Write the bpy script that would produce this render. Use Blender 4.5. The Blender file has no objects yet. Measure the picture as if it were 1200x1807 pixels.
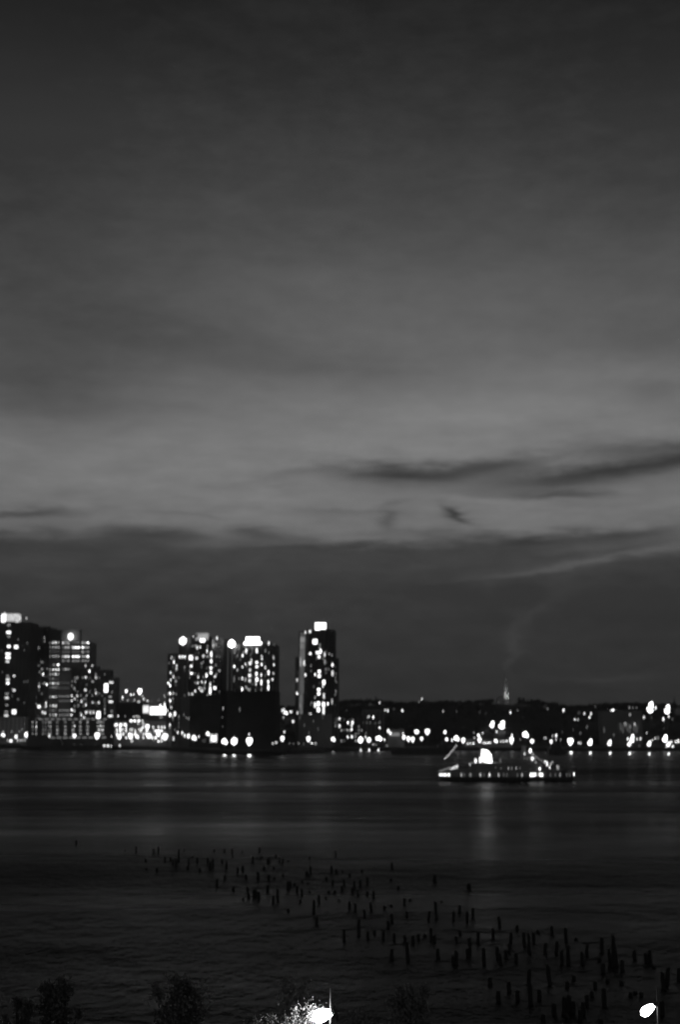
import bpy, bmesh, math, random
from mathutils import Vector, Matrix
random.seed(7)
S = bpy.context.scene
R = math.radians
COL = S.collection

# ------------------------------------------------------------------ camera
F = 2460.0                      # focal length in photograph pixels (1200 x 1807)
CX, CY, H0 = 600.0, 903.5, 15.0
TH = math.atan((1294 - CY) / F)  # upward tilt that puts the horizon where it is
SN, CS = math.sin(TH), math.cos(TH)
cam = bpy.data.cameras.new("camera")
cam.sensor_fit = 'VERTICAL'
cam.sensor_height = 36
cam.lens = 36 * F / 1807
cam.clip_start = 0.5
cam.clip_end = 30000
cam.dof.use_dof = True
cam.dof.focus_distance = 30
cam.dof.aperture_fstop = 0.66
cam.dof.aperture_ratio = 1.35
co = bpy.data.objects.new("camera", cam)
COL.objects.link(co)
co.location = (0, 0, H0)
co.rotation_euler = (R(90) + TH, 0, 0)
S.camera = co
S.view_settings.view_transform = 'Standard'
S.view_settings.look = 'None'
S.view_settings.exposure = 0
S.view_settings.gamma = 1
S.render.engine = 'CYCLES'
S.cycles.use_denoising = True
S.cycles.max_bounces = 5
S.cycles.sample_clamp_indirect = 4
S.cycles.sample_clamp_direct = 0
S.cycles.blur_glossy = 0.3
S.cycles.caustics_reflective = False
S.cycles.caustics_refractive = False


def ray(px, py):
    x, y = (px - CX) / F, (CY - py) / F
    return Vector((x, CS - y * SN, SN + y * CS))


def at(px, py, Y):              # the point at depth Y seen at a photograph pixel
    d = ray(px, py)
    return Vector((0, 0, H0)) + d * (Y / d.y)


def onz(px, py, z=0.0):         # the point on a level plane seen at a pixel
    d = ray(px, py)
    return Vector((0, 0, H0)) + d * ((z - H0) / d.z)


# ------------------------------------------------------------------ dusk sky
W = bpy.data.worlds.new("World")
S.world = W
W.use_nodes = True
nt = W.node_tree
nt.nodes.clear()


def N(t, **k):
    n = nt.nodes.new(t)
    for a, v in k.items():
        setattr(n, a, v)
    return n


def math_(op, a, b=None, c=None):
    n = N('ShaderNodeMath', operation=op)
    for i, v in enumerate((a, b, c)):
        if v is None:
            continue
        if isinstance(v, (int, float)):
            n.inputs[i].default_value = v
        else:
            nt.links.new(v, n.inputs[i])
    return n.outputs[0]


tc = N('ShaderNodeTexCoord')
sep = N('ShaderNodeSeparateXYZ')
nt.links.new(tc.outputs['Generated'], sep.inputs[0])
dx, dy, dz = sep.outputs
AZ = math_('MULTIPLY', math_('ARCTAN2', dx, dy), F)                 # azimuth and elevation
EL = math_('MULTIPLY', math_('ARCSINE', dz), F)


def azel(px, py):
    d = ray(px, py).normalized()
    return math.atan2(d.x, d.y) * F, math.asin(d.z) * F


def noise(sx, sy, detail=4, rough=0.55, off=0.0):
    cb = N('ShaderNodeCombineXYZ')
    nt.links.new(math_('MULTIPLY', AZ, 1 / sx), cb.inputs[0])
    nt.links.new(math_('MULTIPLY', EL, 1 / sy), cb.inputs[1])
    cb.inputs[2].default_value = off
    n = N('ShaderNodeTexNoise')
    n.inputs['Scale'].default_value = 1
    n.inputs['Detail'].default_value = detail
    n.inputs['Roughness'].default_value = rough
    nt.links.new(cb.outputs[0], n.inputs['Vector'])
    return math_('SUBTRACT', n.outputs['Fac'], 0.5)


n_big = noise(520, 130, 4, 0.55, 3.0)
n_fine = noise(120, 30, 6, 0.62, 9.0)
n_mid = noise(300, 50, 4, 0.6, 17.0)
AZW = math_('ADD', AZ, math_('MULTIPLY', n_mid, 120))
ELW = math_('ADD', math_('ADD', EL, math_('MULTIPLY', n_fine, 36)), math_('MULTIPLY', n_mid, 34))
ELB = math_('ADD', math_('ADD', EL, math_('MULTIPLY', n_big, 64)), math_('MULTIPLY', n_fine, 34))
# brightness against elevation (given as photograph rows on the middle column)
prof = [(1294, 57), (1220, 57), (1120, 60), (1040, 66), (1000, 70), (978, 73), (962, 88), (940, 115), (900, 120), (850, 123),
        (790, 125), (740, 121), (700, 115), (640, 106), (580, 101), (500, 92), (400, 79), (300, 69), (200, 59), (100, 50), (0, 43)]
cr = N('ShaderNodeValToRGB')
el0, el1 = -100.0, 2400.0
els = [(azel(600, p)[1], v) for p, v in prof] + [(1900, 30), (2390, 26)]
while len(cr.color_ramp.elements) < len(els) + 1:
    cr.color_ramp.elements.new(0.5)
cr.color_ramp.elements[0].position = 0
cr.color_ramp.elements[0].color = (.2, .2, .2, 1)
for e, (x, v) in zip(cr.color_ramp.elements[1:], els):
    e.position = (x - el0) / (el1 - el0)
for e, (x, v) in zip(list(cr.color_ramp.elements)[1:], els):
    e.color = (v / 255, v / 255, v / 255, 1)
lowmix = math_('MULTIPLY_ADD', math_('SUBTRACT', ELB, EL), 1.0, EL)
nt.links.new(math_('DIVIDE', math_('SUBTRACT', lowmix, el0), el1 - el0), cr.inputs[0])
val = N('ShaderNodeRGBToBW')
nt.links.new(cr.outputs[0], val.inputs[0])
total = val.outputs[0]
# cloud streaks: centre px, py, half length, half thickness, slope, strength (in 8-bit steps)
streaks = [
    (700, 835, 100, 19, -0.02, -48), (850, 827, 130, 16, -0.09, -36), (960, 840, 130, 11, -0.10, -12), (920, 850, 230, 24, -0.05, -12), (570, 826, 100, 9, -0.10, -13), (440, 852, 70, 7, -0.2, -5),
    (1090, 830, 160, 13, -0.10, -44), (1170, 800, 120, 22, 0.04, -34), (985, 874, 90, 8, 0.02, -32), (1010, 856, 150, 10, -0.05, -16),
    (808, 906, 22, 10, 0.55, -48), (682, 920, 16, 12, 0.3, -22), (690, 890, 22, 6, -0.2, -12), (985, 816, 40, 5, -0.35, 7),
    (255, 944, 110, 16, 0.02, -30), (470, 938, 66, 13, 0.05, -34), (560, 971, 260, 5, 0.02, -6), (330, 962, 90, 8, 0, 10), (40, 905, 100, 9, -0.06, -34),
    (970, 955, 170, 13, -0.04, -24), (1130, 940, 120, 14, -0.08, -18), (1040, 990, 190, 6, -0.13, 20), (1180, 976, 90, 10, -0.1, 12),
    (650, 953, 120, 12, 0.05, 24), (960, 700, 330, 70, -0.12, 8), (330, 790, 200, 34, 0.1, 2), (350, 905, 90, 4, 0.03, -10),
    (60, 690, 190, 70, 0.05, -22), (100, 540, 330, 140, 0.1, -14), (0, 300, 260, 300, 0.0, -8), (1200, 250, 240, 260, 0.0, -4),  # the widest ones are lens vignetting painted into the sky
    (560, 650, 170, 24, 0.1, -8), (1140, 690, 60, 26, 0.2, -10), (920, 860, 60, 12, 0, 8), (1160, 600, 160, 40, 0.1, -8),
    (870, 935, 160, 12, -0.06, 6), (150, 850, 180, 20, 0.0, 4), (60, 955, 200, 14, 0, -8), (860, 880, 120, 6, .05, 9), (620, 905, 150, 7, .03, -9),
    (901, 1160, 9, 34, -0.0, 6), (913, 1122, 12, 28, -1.2, 7), (940, 1088, 26, 20, -1.1, 6), (990, 1040, 50, 28, -.9, 5), (1080, 1196, 90, 8, -0.02, 8),
    (300, 600, 300, 34, 0.06, -8), (620, 500, 400, 50, 0.02, 3), (1000, 1050, 500, 40, 0, -6)]
grp = bpy.data.node_groups.new('cloud_streak', 'ShaderNodeTree')
for nm in ('X', 'Y', 'x0', 'y0', 'iL', 'iT', 'slope', 'amp', 'acc'):
    grp.interface.new_socket(nm, in_out='INPUT', socket_type='NodeSocketFloat')
grp.interface.new_socket('out', in_out='OUTPUT', socket_type='NodeSocketFloat')
_nt = nt
nt = grp
gi, go = N('NodeGroupInput'), N('NodeGroupOutput')
g = gi.outputs
u = math_('SUBTRACT', g['X'], g['x0'])
v = math_('SUBTRACT', math_('SUBTRACT', g['Y'], g['y0']), math_('MULTIPLY', u, g['slope']))
uu, vv = math_('MULTIPLY', u, g['iL']), math_('MULTIPLY', v, g['iT'])
q = math_('ADD', math_('MULTIPLY', uu, uu), math_('MULTIPLY', vv, vv))
nt.links.new(math_('MULTIPLY_ADD', math_('EXPONENT', math_('MULTIPLY', q, -1.0)), g['amp'], g['acc']), go.inputs[0])
nt = _nt
for px, py, L, T, sl, amp in streaks:
    x0, y0 = azel(px, py)
    n = N('ShaderNodeGroup', node_tree=grp)
    nt.links.new(AZW if T < 40 else AZ, n.inputs['X'])
    nt.links.new(ELW if T < 40 else EL, n.inputs['Y'])
    for k, v_ in (('x0', x0), ('y0', y0), ('iL', 1 / L), ('iT', 1 / T), ('slope', -sl), ('amp', amp / 255)):
        n.inputs[k].default_value = v_
    nt.links.new(total, n.inputs['acc'])
    total = n.outputs[0]
# fine wisps where the clouds are, and a slow fall of the glow away from the west
band = math_('EXPONENT', math_('MULTIPLY', math_('POWER', math_('DIVIDE', math_('SUBTRACT', EL, azel(600, 850)[1]), 210), 2.0), -1.0))
total = math_('MULTIPLY_ADD', math_('MULTIPLY', n_fine, band), 0.10, total)
total = math_('MULTIPLY_ADD', math_('MULTIPLY', n_mid, band), 0.09, total)
total = math_('MULTIPLY_ADD', noise(420, 75, 5, 0.6, 41.0), 0.03, total)
total = math_('MULTIPLY_ADD', noise(80, 34, 5, 0.62, 55.0), 0.065, total)
total = math_('MAXIMUM', total, math_('MINIMUM', 0.235, math_('MULTIPLY', val.outputs[0], 0.94)))
glow = math_('MULTIPLY_ADD', math_('EXPONENT', math_('MULTIPLY', math_('POWER', math_('DIVIDE', AZ, 1900), 2.0), -1.0)), 0.35, 0.65)
total = math_('MULTIPLY', total, glow)
lin = math_('POWER', math_('MAXIMUM', total, 0.02), 2.25)
# city glow added low in the eastern sky behind the viewer to lift the facades
east = math_('MULTIPLY', math_('MAXIMUM', math_('SUBTRACT', math_('MULTIPLY', dy, -1.0), 0.1), 0.0), math_('EXPONENT', math_('MULTIPLY', math_('ABSOLUTE', dz), -2.5)))
lin = math_('MULTIPLY_ADD', east, 0.16, lin)
# a trace of the physical twilight sky underneath, its colour dropped (the photograph is black and white)
sky = N('ShaderNodeTexSky', sky_type='NISHITA')
sky.sun_disc = False
sky.sun_elevation = R(-4)
sky.sun_rotation = 0
skybw = N('ShaderNodeRGBToBW')
nt.links.new(sky.outputs[0], skybw.inputs[0])
lin = math_('MULTIPLY_ADD', skybw.outputs[0], 0.002, lin)
bg = N('ShaderNodeBackground')
nt.links.new(lin, bg.inputs[0])
bg.inputs[1].default_value = 1
wo = N('ShaderNodeOutputWorld')
nt.links.new(bg.outputs[0], wo.inputs[0])

# ------------------------------------------------------------------ materials
MATS = {}


def mat(name, base, rough=0.8, var=0.0, scale=1.0, spec=0.3, bump=0.0):
    if name in MATS:
        return MATS[name]
    m = bpy.data.materials.new(name)
    m.use_nodes = True
    t = m.node_tree
    b = t.nodes['Principled BSDF']
    b.inputs['Base Color'].default_value = (base, base, base, 1)
    b.inputs['Roughness'].default_value = rough
    b.inputs['Specular IOR Level'].default_value = spec
    if var or bump:
        o = t.nodes.new('ShaderNodeTexCoord')
        n = t.nodes.new('ShaderNodeTexNoise')
        n.inputs['Scale'].default_value = scale
        n.inputs['Detail'].default_value = 5
        t.links.new(o.outputs['Object'], n.inputs['Vector'])
        r = t.nodes.new('ShaderNodeValToRGB')
        lo, hi = base * (1 - var), base * (1 + var)
        r.color_ramp.elements[0].position = .3
        r.color_ramp.elements[1].position = .7
        r.color_ramp.elements[0].color = (lo, lo, lo, 1)
        r.color_ramp.elements[1].color = (hi, hi, hi, 1)
        t.links.new(n.outputs['Fac'], r.inputs[0])
        t.links.new(r.outputs[0], b.inputs['Base Color'])
        if bump:
            bp = t.nodes.new('ShaderNodeBump')
            bp.inputs['Strength'].default_value = bump
            t.links.new(n.outputs['Fac'], bp.inputs['Height'])
            t.links.new(bp.outputs[0], b.inputs['Normal'])
    MATS[name] = m
    return m


def glow_mat(rad, lamp=False):
    k = round(math.log2(max(rad, 0.01)) * 2)
    name = 'lamp_glow_%d' % k if lamp else 'lit_glass_%d' % k
    if name in MATS:
        return MATS[name]
    m = bpy.data.materials.new(name)
    m.use_nodes = True
    t = m.node_tree
    t.nodes.clear()
    e = t.nodes.new('ShaderNodeEmission')
    e.inputs[0].default_value = (1, 1, 1, 1)
    if lamp:
        e.inputs[1].default_value = 2 ** (k / 2)
    else:                                        # curtains and furniture break up the glow of a room
        tc_ = t.nodes.new('ShaderNodeTexCoord')
        n = t.nodes.new('ShaderNodeTexNoise')
        n.inputs['Scale'].default_value = 0.6
        n.inputs['Detail'].default_value = 3
        t.links.new(tc_.outputs['Object'], n.inputs['Vector'])
        mm = t.nodes.new('ShaderNodeMath')
        mm.operation = 'MULTIPLY_ADD'
        mm.inputs[1].default_value = 1.6 * 2 ** (k / 2)
        mm.inputs[2].default_value = 0.2 * 2 ** (k / 2)
        t.links.new(n.outputs['Fac'], mm.inputs[0])
        t.links.new(mm.outputs[0], e.inputs[1])
    o = t.nodes.new('ShaderNodeOutputMaterial')
    t.links.new(e.outputs[0], o.inputs[0])
    m.cycles.emission_sampling = 'FRONT' if (lamp and rad > 1.5) else 'NONE'
    MATS[name] = m
    return m


M_DARK = mat('dark_concrete', .15, .85, .25, .05)
M_MID = mat('grey_concrete', .28, .85, .2, .05)
M_PALE = mat('pale_concrete', .42, .85, .15, .05)
M_BLACK = mat('black_cladding', .06, .7, .3, .08)
M_GLASS = mat('unlit_glass', .02, .15, 0, 1, .6)
M_METAL = mat('grey_metal', .15, .5, .2, 2)
M_GROUND = mat('earth', .05, .95, .4, .02)
M_WOOD = mat('wet_timber', .035, .7, .5, 3, .15, .4)
M_BARK = mat('bark', .05, .9, .4, 6, .2, .4)
M_LEAF = mat('leaf', .115, .6, .4, 1.5, .3)
M_FARLEAF = mat('far_leaf', .04, .8, .5, .08, .1)
M_HULL = mat('dark_hull_paint', .1, .4, .3, .4)
M_WHITE = mat('white_ship_paint', .45, .45, .15, .5)
M_STONE = mat('pale_stone', .55, .85, .2, .3)
M_POLE = mat('galvanised_pole', .03, .5, .15, 4)


# ------------------------------------------------------------------ helpers
def link(name, bm, m, parent=None, smooth=False):
    me = bpy.data.meshes.new(name)
    bm.normal_update()
    bm.to_mesh(me)
    bm.free()
    if smooth:
        for p in me.polygons:
            p.use_smooth = True
    me.materials.append(m)
    o = bpy.data.objects.new(name, me)
    COL.objects.link(o)
    if parent:
        o.parent = parent
    return o


def tag(o, label, cat, group=None, kind=None):
    if label:
        o['label'] = label
    if cat:
        o['category'] = cat
    if group:
        o['group'] = group
    if kind:
        o['kind'] = kind
    return o


def thing(name, loc, label, cat, group=None):
    o = bpy.data.objects.new(name, None)
    o.empty_display_size = 1
    COL.objects.link(o)
    o.location = loc
    return tag(o, label, cat, group)


def box(bm, c, s, rz=0.0, taper=1.0):
    vs = []
    for z in (-.5, .5):
        k = taper if z > 0 else 1
        for x, y in ((-.5, -.5), (.5, -.5), (.5, .5), (-.5, .5)):
            p = Vector((x * s[0] * k, y * s[1] * k, z * s[2]))
            if rz:
                p = Matrix.Rotation(rz, 3, 'Z') @ p
            vs.append(bm.verts.new(Vector(c) + p))
    for f in ((3, 2, 1, 0), (4, 5, 6, 7), (0, 1, 5, 4), (1, 2, 6, 5), (2, 3, 7, 6), (3, 0, 4, 7)):
        bm.faces.new([vs[i] for i in f])


def tube(bm, pts, rads, seg=8):
    rings = []
    for i, p in enumerate(pts):
        p = Vector(p)
        d = (Vector(pts[min(i + 1, len(pts) - 1)]) - Vector(pts[max(i - 1, 0)])).normalized()
        a = d.orthogonal().normalized() if abs(d.z) < .9 else (Vector((1, 0, 0)) - d * d.x).normalized()
        b = d.cross(a)
        rings.append([bm.verts.new(p + (a * math.cos(t) + b * math.sin(t)) * rads[i]) for t in [2 * math.pi * k / seg for k in range(seg)]])
    for r0, r1 in zip(rings, rings[1:]):
        for k in range(seg):
            bm.faces.new([r0[k], r0[(k + 1) % seg], r1[(k + 1) % seg], r1[k]])
    bm.faces.new(rings[0][::-1])
    bm.faces.new(rings[-1])


def prism(bm, poly, z0, z1, grow=0.0):
    c = sum((Vector(p) for p in poly), Vector((0, 0))) / len(poly)
    if grow:
        poly = [tuple(Vector(p) + (Vector(p) - c).normalized() * grow * 1.35) for p in poly]
    lo = [bm.verts.new((x, y, z0)) for x, y in poly]
    hi = [bm.verts.new((x, y, z1)) for x, y in poly]
    n = len(poly)
    for i in range(n):
        bm.faces.new([lo[i], lo[(i + 1) % n], hi[(i + 1) % n], hi[i]])
    bm.faces.new(lo[::-1])
    bm.faces.new(hi)


UNIT = {}


def unit_mesh(kind, m):
    k = (kind, m.name)
    if k in UNIT:
        return UNIT[k]
    bm = bmesh.new()
    if kind == 'pane':
        box(bm, (0, 0, 0), (1, 1, 1))
    elif kind == 'globe':
        bmesh.ops.create_icosphere(bm, subdivisions=1, radius=.5)
    elif kind == 'bell':          # lamp glare built as a shape, narrowing to the bottom
        tube(bm, [(0, 0, .5), (0, 0, .44), (.03, 0, .25), (.02, 0, 0), (0, 0, -.3), (-.02, 0, -.5)], [.22, .42, .5, .46, .26, .1], 12)
    elif kind == 'flame':         # lamp flare built as a shape, leaning over to one side
        tube(bm, [(.34, 0, .5), (.26, 0, .36), (.12, 0, .12), (0, 0, -.14), (-.03, 0, -.36), (-.04, 0, -.5)], [.05, .2, .38, .47, .38, .12], 12)
    elif kind == 'twin':          # uneven glare blob made of joined heads
        for cx_, cz_, r_ in ((-.2, .06, .3), (.22, -.08, .27), (.02, .22, .22)):
            bmesh.ops.create_icosphere(bm, subdivisions=1, radius=r_, matrix=Matrix.Translation((cx_, 0, cz_)))
    elif kind == 'pole':
        tube(bm, [(0, 0, 0), (0, 0, .06), (0, 0, .07), (0, 0, 1)], [1.8, 1.8, 1, .6], 6)
    me = bpy.data.meshes.new(kind)
    bm.to_mesh(me)
    bm.free()
    me.materials.append(m)
    UNIT[k] = me
    return me


def put(name, kind, m, parent, loc, scale, rz=0.0):
    o = bpy.data.objects.new(name, unit_mesh(kind, m))
    COL.objects.link(o)
    if parent:
        o.parent = parent
    o.location = loc
    o.scale = scale
    o.rotation_euler = (0, 0, rz)
    return o


LV = {.5: .05, .7: .09, 1: .17, 1.5: .33, 2: .9, 2.5: 1.6, 3: 2.0, 3.5: 2.2, 4: 2.4, 4.5: 2.6, 5: 2.9, 6: 3.6}
BW_, BH_ = 2.8, 4.0      # size of the out-of-focus spot, in photograph pixels


def spot(w, h, lvl):
    """a blob measured in the photograph -> size of a light head, lens glow included, and its radiance"""
    aw, ah = max(1.1, w - BW_ * .8), max(1.6, h - BH_ * .8)
    cov = min(1, aw / BW_) * min(1, ah / BH_)
    rad = LV[lvl] if lvl in LV else LV[min(LV, key=lambda k: abs(k - lvl))]
    return aw, ah, min(rad / max(cov, .35), 5)


# ------------------------------------------------------------------ water, land, hills
SHORE = [(-2500, 1319), (-600, 1319.5), (36, 1320), (44, 1324), (196, 1325), (202, 1322), (300, 1325), (388, 1332), (500, 1333),
         (506, 1329), (590, 1326), (680, 1325), (1000, 1326), (1210, 1325.5), (1900, 1325), (3600, 1324)]
SH = [onz(p, y, 0) for p, y in SHORE]
SH[0].x = -9000
SH[-1].x = 9000


def shoreY(X):
    for a, b in zip(SH, SH[1:]):
        if a.x <= X <= b.x:
            return a.y + (b.y - a.y) * (X - a.x) / max(b.x - a.x, 1e-6)
    return SH[0].y


def shore_at(px, py, back):
    """depth a few metres inland of the quay edge for the column px"""
    Y = 1100.0
    for _ in range(12):
        Y = shoreY(at(px, py, Y).x) + back
    return Y


LAND_Z = 3.0


def hill(X, Y):
    t = min(1, max(0, (Y - 1470) / 180))
    t = t * t * (3 - 2 * t)
    top = 45 + 3 * math.sin(X * .011) + 2 * math.sin(X * .037 + 1)
    return LAND_Z + t * (top - LAND_Z)


def water_material():
    m = bpy.data.materials.new('river_water')
    m.use_nodes = True
    t = m.node_tree
    L = t.links.new
    b = t.nodes['Principled BSDF']
    b.inputs['Base Color'].default_value = (.006, .006, .006, 1)
    b.inputs['IOR'].default_value = 1.33
    b.inputs['Specular IOR Level'].default_value = .12
    o = t.nodes.new('ShaderNodeTexCoord')

    def nz(sx, sy, det, seed, rough=.55):
        mp = t.nodes.new('ShaderNodeMapping')
        mp.inputs['Scale'].default_value = (sx, sy, 1)
        mp.inputs['Location'].default_value = (seed, seed * 1.7, 0)
        L(o.outputs['Object'], mp.inputs['Vector'])
        n = t.nodes.new('ShaderNodeTexNoise')
        n.inputs['Scale'].default_value = 1
        n.inputs['Detail'].default_value = det
        n.inputs['Roughness'].default_value = rough
        L(mp.outputs[0], n.inputs['Vector'])
        return n.outputs['Fac']

    def M(op, a, c, d=None):
        n = t.nodes.new('ShaderNodeMath')
        n.operation = op
        for i, v in enumerate((a, c, d)):
            if v is None:
                continue
            if isinstance(v, (int, float)):
                n.inputs[i].default_value = v
            else:
                L(v, n.inputs[i])
        return n.outputs[0]
    fine = nz(1.3, .7, 4, 4, .6)
    chop = nz(.34, .22, 4, 11)
    swell = nz(.05, .06, 3, 23)
    hgt = M('ADD', M('MULTIPLY', fine, .5), M('ADD', M('MULTIPLY', chop, 1.0), M('MULTIPLY', swell, 1.6)))
    streak = nz(.0010, .013, 4, 31)          # smooth slicks and wind-ruffled lanes lying along the river
    calm = t.nodes.new('ShaderNodeMapRange')
    calm.inputs['From Min'].default_value = .38
    calm.inputs['From Max'].default_value = .62
    calm.inputs['To Min'].default_value = .4
    calm.inputs['To Max'].default_value = 1.5
    L(streak, calm.inputs['Value'])
    bp = t.nodes.new('ShaderNodeBump')
    bp.inputs['Distance'].default_value = 1.1
    L(calm.outputs[0], bp.inputs['Strength'])
    L(hgt, bp.inputs['Height'])
    L(bp.outputs[0], b.inputs['Normal'])
    rg = t.nodes.new('ShaderNodeMapRange')
    rg.inputs['From Min'].default_value = .35
    rg.inputs['From Max'].default_value = .65
    rg.inputs['To Min'].default_value = .18
    rg.inputs['To Max'].default_value = .34
    L(streak, rg.inputs['Value'])
    L(rg.outputs[0], b.inputs['Roughness'])
    # dull share mixed in to darken the water: part of the surface reflects nothing
    matte = t.nodes.new('ShaderNodeBsdfDiffuse')
    matte.inputs[0].default_value = (.012, .012, .012, 1)
    mx = t.nodes.new('ShaderNodeMixShader')
    lanes = nz(.012, .05, 5, 57, .62)
    lr = t.nodes.new('ShaderNodeMapRange')
    lr.inputs['From Min'].default_value = .36
    lr.inputs['From Max'].default_value = .64
    lr.inputs['To Min'].default_value = .22
    lr.inputs['To Max'].default_value = .66
    L(lanes, lr.inputs['Value'])
    sx = t.nodes.new('ShaderNodeSeparateXYZ')       # the tide rip in mid river, where the ferry runs
    L(o.outputs['Object'], sx.inputs[0])
    rip = M('DIVIDE', M('SUBTRACT', M('MULTIPLY_ADD', M('SUBTRACT', streak, .5), 260, sx.outputs[1]), 560), 75)
    rip = M('EXPONENT', M('MULTIPLY', M('MULTIPLY', rip, rip), -1.0), None)
    L(M('MINIMUM', M('MULTIPLY_ADD', rip, .3, lr.outputs[0]), .88), mx.inputs[0])
    L(b.outputs[0], mx.inputs[1])
    L(matte.outputs[0], mx.inputs[2])
    L(mx.outputs[0], t.nodes['Material Output'].inputs[0])
    return m


bm = bmesh.new()
bm.faces.new([bm.verts.new(p) for p in ((-9000, 40, 0), (9000, 40, 0), (9000, 2600, 0), (-9000, 2600, 0))])
tag(link('river', bm, water_material()), 'dark rippled river crossed by faint light streaks', 'water', kind='structure')

bm = bmesh.new()
top, bot = [], []
for p in SH:
    top.append(bm.verts.new((p.x, p.y, LAND_Z)))
    bot.append(bm.verts.new((p.x, p.y, -2)))
for i in range(len(SH) - 1):
    bm.faces.new([bot[i], bot[i + 1], top[i + 1], top[i]])
# low stone coping along the edge, then the land behind it
rows = []
for Y in (0, 1470, 1500, 1530, 1560, 1590, 1620, 1650, 1800, 3000, 12000):
    row = []
    for k in range(0, 181):
        X = -9000 + 100 * k
        row.append((X, Y))
    rows.append(row)
back = [bm.verts.new((p.x, 1470.0 if p.y < 1460 else p.y + 4, LAND_Z)) for p in SH]
for i in range(len(SH) - 1):
    bm.faces.new([top[i], top[i + 1], back[i + 1], back[i]])
tag(link('far_shore_ground', bm, M_GROUND), None, None, kind='structure')
bm = bmesh.new()
grid = []
for Y in [1440, 1470, 1500, 1530, 1560, 1590, 1620, 1650, 1720, 1900, 3000, 12000]:
    grid.append([bm.verts.new((-9000 + 60 * k, Y, hill(-9000 + 60 * k, Y) - (.05 if Y <= 1470 else 0) + (random.uniform(-1, 1) if 1480 < Y < 1900 else 0)))
                 for k in range(301)])
for a, b in zip(grid, grid[1:]):
    for k in range(300):
        bm.faces.new([a[k], a[k + 1], b[k + 1], b[k]])
tag(link('ridge_hill', bm, M_GROUND), 'long dark ridge behind the far waterfront', 'hill', kind='structure')

# wooded slope: one mass of trees nobody could count
bm = bmesh.new()
for i in range(2300):
    X = random.uniform(-620, 760)
    Y = random.uniform(1480, 1668)
    if random.random() < .35:
        Y = random.uniform(1640, 1668)
    if abs(X - 196) < 16 and Y > 1590:
        continue
    z = hill(X, Y)
    h = random.uniform(4, 8.5) * (.75 + .35 * math.sin(X * .05) * math.sin(X * .013 + 2))
    r = h * random.uniform(.45, .7)
    for k in range(20):
        a, e, q = random.uniform(0, 6.283), random.uniform(-.4, 1), random.uniform(.55, 1)
        c = Vector((X + math.cos(a) * r * q * math.cos(e), Y + math.sin(a) * r * q * math.cos(e), z + h * .5 + e * h * .45))
        s = random.uniform(.8, 2.0)
        n = Vector((random.uniform(-1, 1), random.uniform(-1, .2), random.uniform(-.3, 1))).normalized()
        t1 = n.orthogonal().normalized() * s
        t2 = n.cross(t1)
        bm.faces.new([bm.verts.new(c + t1), bm.verts.new(c + t2 * .8), bm.verts.new(c - t1), bm.verts.new(c - t2 * .8)])
tag(link('ridge_woodland', bm, M_FARLEAF), 'dark mass of trees covering the ridge behind the waterfront', 'woodland', kind='stuff')


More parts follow.
